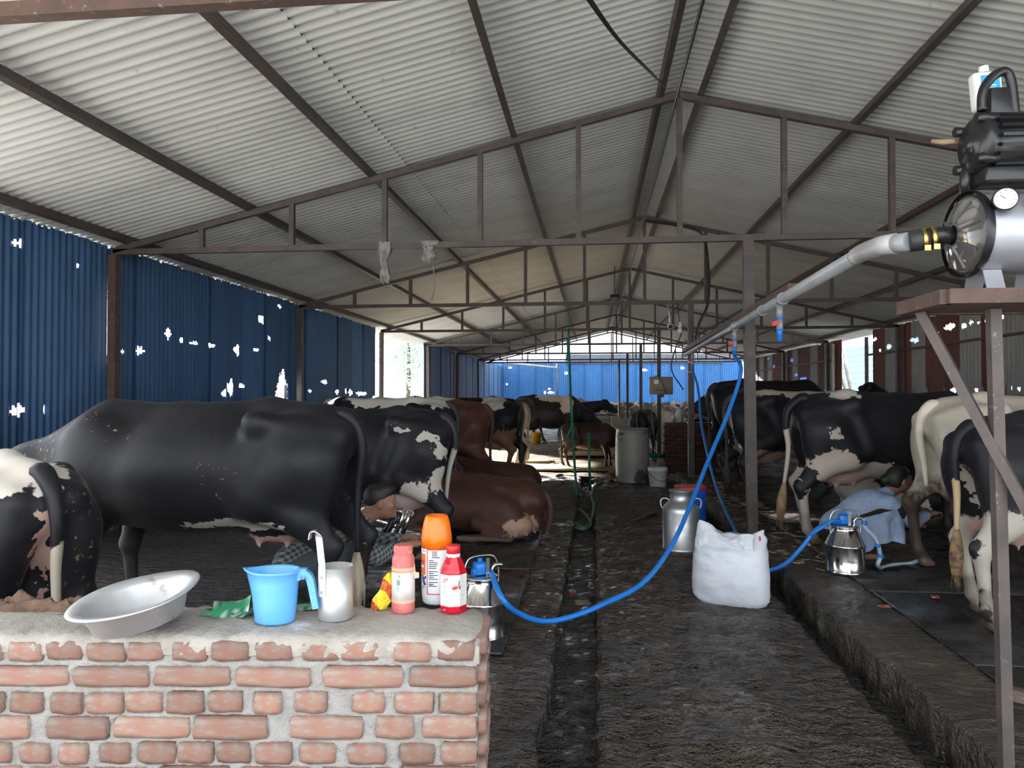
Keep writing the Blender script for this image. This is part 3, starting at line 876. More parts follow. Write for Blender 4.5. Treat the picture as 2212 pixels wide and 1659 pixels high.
# --- left row, heads toward the blue wall
GL = 'cows of the left row'
place_cow('cow', mA, hide('hide_black_near', BLK, [((-0.30, 0.2, 0.66), (0.30, 0.2, 0.035), WHT), TEAT], splat=0.9, dirt=0.35, amp=0.10), (-2.42, 4.32, 0.035), 180, 0.985, sc3=(1.12, 1.0, 0.985), label=
    'large all-black cow seen side-on behind the brick wall, white edge on its belly', group=GL,
    tl=dict(m=hide('tail_black', BLK, [], dirt=0), mh=M['switchw'], bend=(0.0, -0.02), len=0.88))
place_cow('cow', mB, hide('hide_black_patched', BLK, [((-0.72, 0.2, 1.14), (0.10, 0.2, 0.05), WHT), ((-0.83, 0.2, 1.05), (0.05, 0.2, 0.08), WHT), ((-0.62, 0.2, 0.72), (0.17, 0.2, 0.10), WHT), ((-0.80, 0.2, 0.80), (0.06, 0.2, 0.10), WHT),
    ((-0.50, 0.25, 1.22), (0.09, 0.1, 0.025), WHT), ((-0.76, 0.0, 1.25), (0.04, 0.2, 0.03), WHT), ((-0.48, 0, 0.60), (0.28, 0.25, 0.13), (0.60, 0.45, 0.42))], amp=0.24, dirt=0.2),
    (-1.98, 5.95, 0.035), 180, 0.93, 'black cow with jagged white thigh patch, standing behind the squatting milker', group=GL,
    tl=dict(m=hide('tail_grey', (0.02, 0.02, 0.022), [((-0.85, 0, 0.7), (0.3, 0.3, 0.36), (0.42, 0.42, 0.38))], dirt=0.0, amp=0.2), mh=M['switchw'], bend=(0.06, 0.0), len=0.78))
place_cow('cow', mC, hide('hide_white_back', BLK, [((-0.3, 0, 1.36), (0.75, 0.3, 0.10), WHT)], amp=0.3), (-2.45, 8.35, 0.035), 178, 0.985,
    'black cow with a white back, third in the left row', group=GL, tl=dict(m=M['switchd']))
place_cow('cow', mB, hide('hide_brown_stand', (0.085, 0.031, 0.020), [], dirt=0.3), (-2.22, 9.75, 0.035), 182, 0.95,
    'standing reddish-brown cow, only its rump showing above the patched cow', group=GL, tl=dict(m=hide('tail_brown', BRN, [], dirt=0)))
place_cow('cow', mC, hide('hide_white_back2', WHT, [((0.1, 0.2, 0.9), (0.8, 0.3, 0.32), BLK)], amp=0.3), (-2.75, 10.9, 0.035), 180, 0.98,
    'cow with a pale back, fifth in the left row behind the brown rump', group=GL)
place_cow('cow', mC, hide('hide_black_brownleg', BLK, [((-0.45, 0.1, 1.30), (0.22, 0.3, 0.14), WHT), ((-0.62, 0.2, 0.60), (0.34, 0.35, 0.30), (0.24, 0.12, 0.075)), UP], amp=0.28), (-2.05, 12.0, 0.035), 180, 0.98,
    'black and cream cow with brown hind legs, sixth in the left row', group=GL, tl=dict(m=M['switchd']))
place_cow('cow', mB, hide('hide_cream_rump', (0.60, 0.48, 0.34), [((0.3, 0, 1.0), (0.62, 0.6, 0.6), BLK), ((-0.28, 0.2, 1.2), (0.10, 0.3, 0.12), BLK), UP], amp=0.3, dirt=0.25), (-2.04, 13.3, 0.0), 180, 0.96,
    'cow with cream rump and bent hind leg standing on the sunlit floor', group=GL, tl=dict(m=M['switchw'], mh=M['switchw']))
# near-left, seen from behind
place_cow('cow', mA, hide('hide_frontleft', BLK, [((-0.45, 0.10, 1.34), (0.50, 0.30, 0.13), (0.62, 0.56, 0.49)), ((-0.10, 0.25, 1.15), (0.30, 0.25, 0.22), (0.62, 0.56, 0.49)), ((0.35, 0.3, 1.2), (0.5, 0.25, 0.2), WHT), ((-0.88, 0.0, 0.92), (0.16, 0.045, 0.34), (0.42, 0.27, 0.22)), ((-0.86, 0.0, 0.6), (0.16, 0.08, 0.2), (0.40, 0.25, 0.20)),
    ((-0.45, 0.3, 0.95), (0.12, 0.1, 0.1), WHT)], amp=0.26, splat=0.7, dirt=0.3, nscale=7), (-2.86, 3.10, -0.02), 152, 0.865,
    'black and white cow at the left edge, white back and pale stripe under its tail', group=GL,
    tl=dict(m=hide('tail_bw', BLK, [((-0.9, 0, 0.75), (0.3, 0.3, 0.25), (0.48, 0.42, 0.33))], amp=0.2, dirt=0), mh=M['switchw'], bend=(0.02, -0.05), len=0.80, arch=0.10))
# lying brown cows
place_cow('cow', mLy, hide('hide_brown_lying', (0.062, 0.026, 0.018), [((-0.66, 0.26, 0.12), (0.30, 0.26, 0.17), (0.46, 0.28, 0.20))], dirt=0.25, dirt_z=0.2, amp=0.15), (-1.22, 7.45, 0.03), 165, 0.88,
    'reddish-brown cow lying by the drain with its pink udder showing', group='lying cows', tl=dict(m=hide('tail_brown2', (0.06, 0.03, 0.025), [], dirt=0), root=(-0.80, -0.02, 0.50), len=0.42, switch=False, arch=0.1))
place_cow('cow', mL2, hide('hide_brown_lying2', (0.052, 0.021, 0.015), [], dirt=0.2, dirt_z=0.2), (-1.42, 9.05, 0.03), 172, 0.88,
    'dark brown cow lying beyond the lying cow with the pink udder', group='lying cows')
# far cows facing the centre
GF = 'far cows at the centre trough'
place_cow('cow', mD, hide('hide_far1', BLK, [((0.1, 0, 1.33), (0.45, 0.35, 0.10), (0.62, 0.52, 0.45)), ((0.42, -0.2, 1.2), (0.16, 0.3, 0.25), (0.62, 0.52, 0.45)), ((0.5, -0.2, 0.4), (0.2, 0.3, 0.3), WHT), ((1.36, 0, 0.35), (0.1, 0.2, 0.12), WHT)], amp=0.28), (-1.12, 18.6, 0), 5, 1.02,
    'black and white cow lowering its head to the concrete block', group=GF)
place_cow('cow', mC, hide('hide_far2', BLK, [((0.0, 0, 1.33), (0.8, 0.35, 0.10), (0.5, 0.44, 0.38))], amp=0.2), (-0.9, 21.6, 0), -5, 0.95,
    'dark cow with a pale back line behind the head-down cow', group=GF)
place_cow('cow', mD, hide('hide_far3', BLK, [((0.2, 0, 1.33), (0.5, 0.35, 0.08), WHT)], amp=0.2), (-1.6, 24.2, 0), 0, 1.0,
    'farthest cow on the left side, mostly hidden by the others', group=GF)
# calves
place_cow('calf', mK, hide('hide_calf_brown', (0.030, 0.016, 0.013), [((-0.3, 0, 0.5), (0.3, 0.4, 0.25), (0.09, 0.045, 0.03))], dirt=0.4, amp=0.3), (-0.08, 14.35, 0.02), 2, 0.62,
    'small dark brown calf with a blue collar rope standing side-on by the drum', cat='calf', tl=dict(m=M['switchd'], len=0.75))
place_cow('calf', mK, hide('hide_calf_black', (0.012, 0.011, 0.012), [], dirt=0.3), (1.12, 16.6, 0.02), 75, 0.78,
    'shaggy black calf seen from behind between drum and manger', cat='calf', tl=dict(m=M['switchd'], len=0.7))
# --- right row, heads toward the rusty wall
GR = 'cows of the right row'
PZ = 0.098
WHT = (0.42, 0.375, 0.315)  # coat white darkened here: the right side's dimmer light is put into the colour
place_cow('cow', mC, hide('hide_r1', BLK, [((0.35, 0, 1.33), (0.75, 0.35, 0.13), WHT), ((-0.78, 0.2, 0.30), (0.26, 0.28, 0.44), WHT), ((-0.64, -0.2, 0.42), (0.3, 0.2, 0.42), WHT), ((-0.80, 0.0, 0.90), (0.16, 0.035, 0.24), WHT), ((-0.79, 0.24, 0.43), (0.05, 0.06, 0.06), BLK), UP], amp=0.24, dirt=0.55, dirt_z=0.35), (2.92, 4.78, PZ), 12, 0.885,
    'nearest right-hand cow, black rump over white hind legs, cut off by the frame', group=GR,
    tl=dict(m=hide('tail_r1', BLK, [((-0.85, 0, 0.6), (0.3, 0.3, 0.35), (0.5, 0.38, 0.22))], amp=0.1, dirt=0), mh=mat('ochre_tail_hair', (0.34, 0.21, 0.10), 0.8, 0, (0.10, 0.06, 0.04), 20), bend=(0.0, 0.03), len=0.72))
place_cow('cow', mB, hide('hide_r2', (0.40, 0.355, 0.285), [((-0.40, -0.25, 0.80), (0.20, 0.15, 0.22), (0.15, 0.09, 0.06)), ((0.35, -0.2, 1.25), (0.07, 0.1, 0.09), BLK), ((0.12, -0.2, 1.28), (0.06, 0.1, 0.03), BLK), UP], amp=0.24, dirt=0.98, dirt_z=0.80), (3.34, 6.02, PZ), 8, 0.965,
    'creamy white cow with muddy brown hind legs beside the milking woman', group=GR,
    tl=dict(m=hide('tail_r2', (0.60, 0.53, 0.44), [], dirt=0), mh=M['switchw'], bend=(0.02, -0.01), len=0.62, switch=False))
place_cow('cow', mA, hide('hide_r3', BLK, [((-0.60, -0.2, 0.72), (0.22, 0.22, 0.20), (0.50, 0.40, 0.33)), ((-0.30, -0.2, 0.64), (0.40, 0.3, 0.16), (0.50, 0.41, 0.35)), ((-0.62, -0.2, 0.98), (0.06, 0.2, 0.10), (0.5, 0.42, 0.36)), ((-0.45, 0.0, 1.34), (0.15, 0.14, 0.12), (0.5, 0.46, 0.40)),
    ((-0.82, -0.2, 0.33), (0.24, 0.2, 0.34), (0.46, 0.40, 0.35)), ((-0.62, -0.2, 0.60), (0.16, 0.2, 0.2), (0.46, 0.40, 0.35)), ((-0.78, 0.2, 0.35), (0.2, 0.2, 0.35), (0.46, 0.40, 0.35)), ((-0.9, -0.24, 0.48), (0.07, 0.06, 0.11), BLK), ((-0.80, -0.2, 0.60), (0.07, 0.2, 0.10), BLK), UP], amp=0.24, dirt=0.3, dirt_z=0.35), (2.72, 7.12, PZ), 4, 0.985,
    'black and white cow with a big pale flank, third in the right row', group=GR,
    tl=dict(m=hide('tail_r3', BLK, [((-0.85, 0, 0.75), (0.4, 0.4, 0.30), (0.50, 0.44, 0.36))], amp=0.1, dirt=0), mh=mat('tan_tail_hair', (0.36, 0.24, 0.13), 0.8, 0, (0.22, 0.14, 0.08), 20), bend=(-0.10, 0.0), len=0.80, arch=0.14))
place_cow('cow', mB, hide('hide_r4', BLK, [((-0.1, 0, 1.37), (0.55, 0.25, 0.06), (0.45, 0.37, 0.30)), ((-0.70, 0.0, 0.6), (0.25, 0.12, 0.35), (0.26, 0.19, 0.15)), ((-0.4, -0.15, 0.55), (0.35, 0.3, 0.15), (0.36, 0.25, 0.19)), ((-0.85, 0, 1.0), (0.1, 0.05, 0.2), (0.3, 0.2, 0.15))], amp=0.22, dirt=0.85, dirt_z=0.5), (2.52, 9.35, PZ), 3, 1.0,
    'black cow with a tan back strip, fourth in the right row', group=GR, tl=dict(m=M['switchd'], mh=M['switchd'], len=0.8))
place_cow('cow', mE, hide('hide_r5', BLK, [((1.2, 0, 1.62), (0.05, 0.06, 0.05), WHT)], amp=0.2), (2.85, 11.0, PZ), 4, 0.935,
    'black cow raising its head in front of the right opening', group=GR, tl=dict(m=M['switchd']))
place_cow('cow', mD, hide('hide_r5b', BLK, [], amp=0.2), (2.95, 12.7, PZ), 4, 1.14,
    'tallest black cow, its back rising above the others beyond the post', group=GR, tl=dict(m=M['switchd']))
place_cow('cow', mD, hide('hide_r6', BLK, [((0.1, 0, 1.33), (0.25, 0.3, 0.1), WHT), ((0.5, 0.2, 0.9), (0.12, 0.2, 0.14), WHT)], amp=0.25), (3.85, 15.0, PZ), 176, 1.0,
    'black cow with a small white fleck, head over the manger by the control box', group='cows beyond the manger')
place_cow('cow', mD, hide('hide_r7', BLK, [((0.2, 0, 1.33), (0.3, 0.3, 0.1), WHT), ((1.4, 0, 1.15), (0.3, 0.05, 0.3), WHT)], amp=0.25), (3.75, 18.2, PZ), 182, 1.0,
    'black cow with a white blaze, head over the manger', group='cows beyond the manger')
place_cow('cow', mD, hide('hide_r8', BLK, [((0.3, 0, 1.3), (0.3, 0.3, 0.2), WHT)], amp=0.25), (3.7, 21.5, PZ), 178, 0.95,
    'farthest black and white cow at the manger', group='cows beyond the manger')
place_cow('cow', mL2, hide('hide_r_lying', WHT, [((-0.2, -0.3, 0.50), (0.35, 0.3, 0.10), BLK), ((0.3, -0.3, 0.35), (0.25, 0.3, 0.25), BLK), ((-0.55, -0.3, 0.25), (0.18, 0.3, 0.16), BLK), ((0.0, -0.35, 0.12), (0.4, 0.2, 0.08), BLK)], amp=0.22, dirt=0.2, dirt_z=0.15), (3.35, 8.22, PZ), 0, 0.85,
    'black and white cow lying behind the milking woman', group='lying cows')
# ================================================================== BRICK WALL AND WHAT STANDS ON IT
M['mortar'] = mat('rough_mortar', (0.36, 0.345, 0.325), 0.9, 0, (0.28, 0.265, 0.245), 9, 0.4, 0.65, (0.30, 0.27, 0.24), 30, 0.62, 0.75, bmp=0.9, bscale=70, bdist=0.01)
M['brick'] = mat('clay_brick', (0.385, 0.195, 0.145), 0.85, 0, (0.36, 0.24, 0.19), 2.2, 0.36, 0.64, (0.38, 0.33, 0.29), 3.2, 0.50, 0.72, bmp=0.6, bscale=60, bdist=0.006, vary=0.22)
M['mud'] = mat('dry_mud', (0.20, 0.125, 0.085), 0.95, 0, (0.13, 0.08, 0.055), 20, bmp=0.8, bscale=60, bdist=0.01)
WB = math.radians(5.0)
wc = at_d(1031, 1400, 2.10)                       # front right corner
WT = 0.752; WD = 0.31; WL = 1.95
bw = empty('brick_wall', (wc.x, wc.y, 0), WB, 'low red brick wall with grey mortar and a rough cement top', 'wall')
WM = Matrix.Translation((wc.x, wc.y, 0)) @ Matrix.Rotation(WB, 4, 'Z')
WMi = WM.inverted()
def on_wall_front(px, py):
    r = ray(px, py); o = WMi @ Vector((0, 0, CH)); d = WMi.to_3x3() @ r
    return o + d*((0-o.y)/d.y)
def on_wall_top(px, py, z=WT+0.012):
    return at_z(px, py, z)
rowpx = [((270, 355), [(-130, 10), (45, 185), (210, 360), (388, 550), (560, 708), (752, 900), (925, 1082), (1115, 1270), (1315, 1470), (1483, 1645), (1713, 1870), (1905, 2065)]),
 ((380, 468), [(-60, 300), (328, 650), (672, 1000), (1030, 1350), (1410, 1750), (1785, 2068)]),
 ((492, 583), [(-120, 18), (50, 190), (230, 362), (385, 535), (552, 705), (732, 885), (910, 1050), (1107, 1225), (1285, 1420), (1535, 1670), (1720, 1880), (1912, 2070)]),
 ((597, 694), [(-140, 130), (210, 470), (497, 820), (845, 1160), (1268, 1575), (1635, 1798), (1838, 2070)]),
 ((712, 800), [(-90, 50), (95, 220), (260, 380), (440, 570), (607, 765), (777, 927), (945, 1090), (1115, 1265), (1307, 1460), (1515, 1675), (1740, 1885), (1917, 2070)]),
 ((816, 905), [(-200, 100), (130, 375), (405, 640), (690, 1000), (1040, 1360), (1400, 1700), (1740, 2068)])]
R5 = random.Random(5)
variants = []
for k in range(7):
    b = MB()
    bm = bmesh.new(); bmesh.ops.create_cube(bm, size=1)
    bmesh.ops.subdivide_edges(bm, edges=bm.edges[:], cuts=3, use_grid_fill=True)
    for v in bm.verts:
        q = Vector((v.co.x, v.co.y, v.co.z)); n = noise.noise_vector(Vector((q.x*3, q.y*2, q.z*2))+Vector((k*7.3, 0, 0)))
        # soften the corners and chip the edges
        e = sum(1 for c in q if abs(c) > 0.49)
        f = 1.0-(0.035 if e >= 2 else 0)-(0.05 if e == 3 else 0)
        v.co = Vector((q.x*f+n.x*0.035, q.y*f+n.y*0.06, q.z*f+n.z*0.09))
    me = bpy.data.meshes.new('brick'); bm.to_mesh(me); bm.free()
    for p_ in me.polygons: p_.use_smooth = True
    me.materials.append(M['brick']); variants.append(me)
rects = []
for (ya, yb), xs in rowpx:
    for xa, xb in xs:
        a = on_wall_front(xa/2.011, 1250+ya/2.011); c = on_wall_front(xb/2.011, 1250+yb/2.011)
        cx, cz = (a.x+c.x)/2, (a.z+c.z)/2; sx, sz = abs(c.x-a.x), abs(a.z-c.z)
        rects.append((cx, cz, sx, sz))
        pr = R5.uniform(0.002, 0.010)
        o = link('brick', R5.choice(variants), bw, (cx, 0.045-pr, cz+R5.uniform(-0.002, 0.002)))
        o.scale = (sx*1.03, 0.10, sz*1.02); o.rotation_euler = (R5.uniform(-0.03, 0.03), R5.uniform(-0.02, 0.02), R5.uniform(-0.03, 0.03))
# end face bricks
for k, ((ya, yb), xs) in enumerate(rowpx):
    a = on_wall_front(1000, 1250+ya/2.011); c = on_wall_front(1000, 1250+yb/2.011)
    spans = [(0.03, 0.27)] if k % 2 == 0 else [(0.02, 0.13), (0.16, 0.28)]
    for s0, s1 in spans:
        o = link('brick', R5.choice(variants), bw, (-0.035+R5.uniform(0.004, 0.010), (s0+s1)/2, (a.z+c.z)/2))
        o.scale = (s1-s0, 0.10, abs(a.z-c.z)); o.rotation_euler = (0, R5.uniform(-0.02, 0.02), math.pi/2)
# mortar core with a rough face
b = MB()
def core(u, v):
    x = -WL+(WL+0.0)*u; z = 0.0+(WT-0.03)*v
    d = 0.004*fn((x, z, 0), 25, 4)+0.003*fn((x, z, 5), 70, 3)
    ins = 0
    for (cx, cz, sx, sz) in rects:
        if abs(x-cx) < sx/2-0.004 and abs(z-cz) < sz/2-0.003: ins = 1; break
    return (x, d+(0.02 if ins else 0.0), z)
b.grid(core, 190, 84)
b.grid(lambda u, v: (0.004*fn((u*0.3, v, 3), 25, 4), WD*u, (WT-0.03)*v), 24, 60)
b.box((-WL/2, WD/2+0.03, (WT-0.05)/2), (WL-0.02, WD-0.05, WT-0.05))
b.build('mortar', M['mortar'], bw)
# cement top, rounded and lumpy
M['cap'] = mat('cement_top', (0.42, 0.385, 0.345), 0.9, 0, (0.33, 0.295, 0.255), 7, 0.4, 0.65, (0.62, 0.60, 0.58), 5, 0.62, 0.72, bmp=0.8, bscale=55, bdist=0.008)
b = MB()
prof = [(-0.004, -0.055), (-0.008, -0.035), (-0.006, -0.014), (0.006, -0.002), (0.03, 0.004), (0.09, 0.008), (0.16, 0.009), (0.23, 0.008), (0.285, 0.0), (0.31, -0.02), (0.315, -0.05)]
nx = 150
def cap(u, v):
    x = -WL+(WL+0.006)*u; yy, zz = prof[int(round(v*(len(prof)-1)))]
    endf = min(1.0, (1-u)*nx/3)
    n = 0.007*fn((x, yy, 1), 14, 4)+0.004*fn((x, yy, 7), 50, 3)
    return (x, yy+(0.006*fn((x, zz*3, 2), 30, 3) if v < 0.35 else 0), WT+zz+n*(0.4 if 0.4 < v < 0.8 else 1.0)-(1-endf)*0.02)
b.grid(cap, nx, len(prof)-1)
b.grid(lambda u, v: (0.006+0.004*fn((u, v, 1), 20, 3), WD*u, WT-0.02-0.06*v), 20, 4)
b.build('cement_top', M['cap'], bw)
# dried mud spread on the left of the top
b = MB()
q = on_wall_top(80, 1320)
b.grid(lambda u, v: (q.x-0.5+0.75*u, q.y-0.02+0.12*v+0.02*fn((u*8, v, 2), 1, 2), WT+0.004+max(0.0, (0.028+0.03*fn((u*9, v*5, 3), 1.2, 4))*math.sin(math.pi*v)*min(1, (1-u)*5))), 60, 14)
tag(b.build('mud_crust', M['mud']), 'brown dried mud crust on the wall top left of the basin', 'mud')

ZT = WT+0.010
# ---- basin
e = empty('basin', on_wall_top(306, 1352, ZT), 0, 'dented silver metal basin tilted on the wall top', 'basin')
e.rotation_euler = (math.radians(8), math.radians(-8), 0)
bm_in = MB()
po = [(0.0, 0.012), (0.10, 0.012), (0.125, 0.02), (0.150, 0.085), (0.182, 0.094), (0.186, 0.098), (0.182, 0.102), (0.150, 0.094), (0.142, 0.085), (0.118, 0.026), (0.095, 0.018), (0.0, 0.018)]
bm_in.lathe(po, 48)
for i, v in enumerate(bm_in.v):
    a = math.atan2(v[1], v[0]); r = math.hypot(v[0], v[1])
    k = 0.0015*math.sin(2*a+0.8)*min(1, max(0, (v[2]-0.05)/0.05))+0.002*math.sin(3*a)*min(1, max(0, (v[2]-0.06)/0.04))
    bm_in.v[i] = (v[0]*0.98, v[1]*0.98, v[2]+k)
M['basin'] = mat('basin_metal', (0.70, 0.71, 0.73), 0.42, 0.6, (0.55, 0.55, 0.56), 5, 0.4, 0.6, (0.36, 0.25, 0.17), 12, 0.66, 0.76)
bm_in.build('bowl', M['basin'], e)
# ---- sachets
def sachet(px, py, w, h, rz, tilt, c, lbl, z=0.0, curl=0.01):
    p = on_wall_top(px, py, ZT+z)
    m = bpy.data.materials.new('foil'); t, pp = nt(m)
    v = coords(t); n = noise_(t, v, 14, 3, 0.5)
    wv = N(t, 'ShaderNodeTexWave', Scale=9.0, Distortion=3.0); t.links.new(v, wv.inputs['Vector'])
    t.links.new(mixc(t, maprange(t, n, 0.45, 0.55), c, mixc(t, wv.outputs['Fac'], (0.02, 0.22, 0.10), (0.45, 0.62, 0.55))), pp.inputs['Base Color'])
    pp.inputs['Roughness'].default_value = 0.25; pp.inputs['Metallic'].default_value = 0.35
    b = MB()
    for s in (0, 1):
        def f(u, v, s=s):
            x = (u-0.5)*w; y = (v-0.5)*h
            bul = 0.006*math.sin(math.pi*u)*math.sin(math.pi*v)*(1 if s else -0.2)
            return (x, y, 0.004+bul+curl*(abs(u-0.5)*2)**3*(1 if u > 0.5 else 0.3)+0.002*fn((x, y, rz), 40, 2))
        b.grid(f, 12, 10)
    o = b.build('sachet', m); o.location = p; o.rotation_euler = (tilt, 0, rz)
    tag(o, lbl, 'sachet', 'green foil sachets on the wall')
sachet(475, 1325, 0.105, 0.07, 0.15, 0.05, (0.18, 0.50, 0.40), 'pale green foil sachet lying nearest the basin')
sachet(500, 1318, 0.11, 0.075, 0.35, 0.45, (0.05, 0.36, 0.16), 'shiny dark green sachet propped up on the pale one', 0.012, 0.02)
sachet(533, 1328, 0.09, 0.06, -0.5, 0.15, (0.10, 0.42, 0.28), 'crumpled silver-green sachet half behind the blue mug', 0.004, 0.025)
sachet(662, 1313, 0.085, 0.06, 0.4, 0.1, (0.22, 0.52, 0.36), 'light green sachet between blue mug and metal measure')

# ---- blue mug
M['bluemug'] = mat('sky_blue_plastic', (0.13, 0.42, 0.82), 0.35, 0, (0.11, 0.38, 0.78), 5, col3=(0.10, 0.10, 0.12), scale3=22, lo3=0.735, hi3=0.76)
e = empty('plastic_mug', on_wall_top(594, 1342, ZT), math.radians(4), 'sky-blue plastic mug with spout and open-ended handle on the wall', 'mug')
b = MB(); so = 0.80
b.lathe([(0.0, 0.002), (0.055, 0.0), (0.060, 0.006), (0.066, 0.06), (0.0705, 0.12), (0.0735, 0.148), (0.078, 0.150), (0.0785, 0.156), (0.077, 0.158), (0.071, 0.153), (0.064, 0.06), (0.057, 0.012), (0.0, 0.010)], 40, sx=1.0, sy=so)
for i, v in enumerate(b.v):                        # spout on the left rim
    if v[2] > 0.11 and v[0] < -0.05 and abs(v[1]) < 0.03:
        k = (v[2]-0.11)/0.048*(1-abs(v[1])/0.03)
        b.v[i] = (v[0]-0.022*k, v[1], v[2]+0.004*k)
b.build('cup', M['bluemug'], e)
b = MB()
hp_ = spline([(0.066, 0, 0.140), (0.086, 0, 0.146), (0.104, 0, 0.138), (0.113, 0, 0.11), (0.120, 0, 0.075), (0.127, 0, 0.042)], 5)
for i in range(len(hp_)-1): 
    w = 0.024-0.006*i/len(hp_)
    b.bar(hp_[i], hp_[i+1]+(hp_[i+1]-hp_[i])*0.12, 0.019, w if i > 6 else w+0.01, up=(0.3, 0, 1))
b.build('handle', M['bluemug'], e)

# ---- aluminium measure with a long hooked handle
M['alumat'] = mat('brushed_aluminium', (0.66, 0.665, 0.67), 0.38, 0.8, (0.58, 0.585, 0.59), 30, stretch=(1, 1, 12), r2=0.5)
e = empty('milk_measure', on_wall_top(725, 1334, ZT), 0, 'aluminium milk measure with a tall hooked strap handle', 'measure')
MB().lathe([(0.0, 0.002), (0.050, 0.0), (0.053, 0.004), (0.053, 0.160), (0.0515, 0.160), (0.0512, 0.01), (0.0, 0.008)], 40).build('cup', M['alumat'], e)
a0 = -2.05
hp_ = [(-0.0245, -0.049, 0.075), (-0.0245, -0.0495, 0.16), (-0.030, -0.046, 0.20), (-0.036, -0.044, 0.245), (-0.040, -0.044, 0.262), (-0.047, -0.044, 0.272), (-0.058, -0.044, 0.273), (-0.064, -0.044, 0.264), (-0.066, -0.044, 0.248)]
b = MB()
hs = spline(hp_, 4); vs = []
for i, p in enumerate(hs):
    t_ = (hs[min(i+1, len(hs)-1)]-hs[max(i-1, 0)]).normalized()
    w = 0.0125
    side = Vector((math.cos(0.0), -0.12, 0)) if i < 30 else Vector((0.9, -0.12, 0))
    sd = (Vector((1, -0.35, 0)) - t_*t_.dot(Vector((1, -0.35, 0)))).normalized() if i < 14 else Vector((0.25, -1, 0)).normalized()
    if i >= 14: sd = (Vector((0.95, -0.35, 0.0))*max(0, (22-i)/8) + Vector((0.05, -1, 0))*min(1, (i-14)/8)).normalized()
    nn = t_.cross(sd).normalized()*0.0012
    for s1, s2 in ((-1, -1), (1, -1), (1, 1), (-1, 1)): vs.append(Vector(p)+sd*(w*s1)+nn*s2)
fs = []
for i in range(len(hs)-1):
    for k in range(4): fs.append((i*4+k, i*4+(k+1) % 4, i*4+4+(k+1) % 4, i*4+4+k))
b.add(vs, fs+[(0, 1, 2, 3)])
b.build('handle', M['alumat'], e)
for zz in (0.09, 0.135):
    MB().lathe([(0.0, 0.003), (0.003, 0.002), (0.0042, 0.0)], 10, M=Matrix.Rotation(math.pi/2, 3, 'X'), c=(-0.0245, -0.0515, zz)).build('rivet', M['chrome'], e)

# ---- yellow crumpled pouch
m = bpy.data.materials.new('printed_pouch'); t, p = nt(m)
v = coords(t); n = noise_(t, v, 9, 2, 0.4)
wv = N(t, 'ShaderNodeTexWave', Scale=5.5, Distortion=1.5); wv.bands_direction = 'DIAGONAL'; t.links.new(v, wv.inputs['Vector'])
c = mixc(t, maprange(t, wv.outputs['Fac'], 0.62, 0.66), (0.85, 0.68, 0.04), (0.62, 0.12, 0.03))
c = mixc(t, maprange(t, n, 0.57, 0.59), c, (0.78, 0.76, 0.70))
t.links.new(c, p.inputs['Base Color']); p.inputs['Roughness'].default_value = 0.3
b = MB()
outl = [(-0.052, 0.0), (-0.044, 0.045), (-0.024, 0.062), (-0.012, 0.10), (0.010, 0.115), (0.022, 0.10), (0.025, 0.07), (0.018, 0.035), (0.010, 0.008)]
def pouch(u, v):
    L = [(-0.055, -0.002), (-0.050, 0.03), (-0.026, 0.062), (-0.016, 0.098), (0.0, 0.118)]; Rr = [(-0.006, 0.0), (0.014, 0.028), (0.024, 0.062), (0.026, 0.09), (0.014, 0.118)]
    k = min(v*4, 3.999); i = int(k); f = k-i
    l = Vector(L[i]).lerp(Vector(L[i+1]), f); r = Vector(Rr[i]).lerp(Vector(Rr[i+1]), f)
    q = l.lerp(r, u)
    return q
for s in (-1, 1):
    b.grid(lambda u, v, s=s: (pouch(u, v).x, s*0.016*math.sin(math.pi*u)*(0.35+0.65*math.sin(math.pi*min(1, v+0.1)))+0.008*fn((u*3, v*4, s), 1.5, 3)-0.004, max(0.0, pouch(u, v).y+0.003*fn((u*5, v*5, 2), 1, 2))), 14, 20, False)
o = b.build('snack_pouch', m); o.location = on_wall_top(838, 1316, ZT)
tag(o, 'crumpled yellow and red plastic pouch beside the pink-red bottle', 'packet')

# ---- print helpers
def text_part(name, s, size, mt, parent, fmap, x0=0.0, z0=0.0):
    cu = bpy.data.curves.new('t', 'FONT'); cu.body = s; cu.size = size; cu.fill_mode = 'FRONT'
    o = bpy.data.objects.new('t', cu); COL.objects.link(o)
    dg = bpy.context.evaluated_depsgraph_get()
    me = bpy.data.meshes.new_from_object(o.evaluated_get(dg))
    bpy.data.objects.remove(o)
    for v in me.vertices: v.co = fmap(v.co.x+x0, v.co.y+z0)
    me.materials.clear(); me.materials.append(mt); me.name = name
    return link(name, me, parent)
def cylmap(r): return lambda x, z: Vector((r*math.sin(x/r), -r*math.cos(x/r), z))
def patch(name, fmap, x0, x1, z0, z1, mt, parent, n=14):
    return MB().grid(lambda u, v: tuple(fmap(x0+(x1-x0)*u, z0+(z1-z0)*v)), n, 2).build(name, mt, parent)
def poly(name, fmap, pts, mt, parent):
    b = MB(); cx = sum(p[0] for p in pts)/len(pts); cz = sum(p[1] for p in pts)/len(pts)
    vs = [fmap(cx, cz)]+[fmap(*p) for p in pts]; n = len(pts)
    b.add(vs, [(0, 1+k, 1+(k+1) % n) for k in range(n)])
    return b.build(name, mt, parent)
M['ink'] = mat('dark_ink', (0.03, 0.04, 0.07), 0.5)
M['blueink'] = mat('blue_ink', (0.01, 0.05, 0.32), 0.4)
M['redink'] = mat('red_ink', (0.62, 0.05, 0.03), 0.4)
M['orange'] = mat('orange_plastic', (0.92, 0.17, 0.005), 0.28, 0, (0.88, 0.15, 0.005), 5)
M['gloss'] = mat('gloss_white', (0.80, 0.82, 0.87), 0.25, 0, (0.74, 0.76, 0.80), 4)
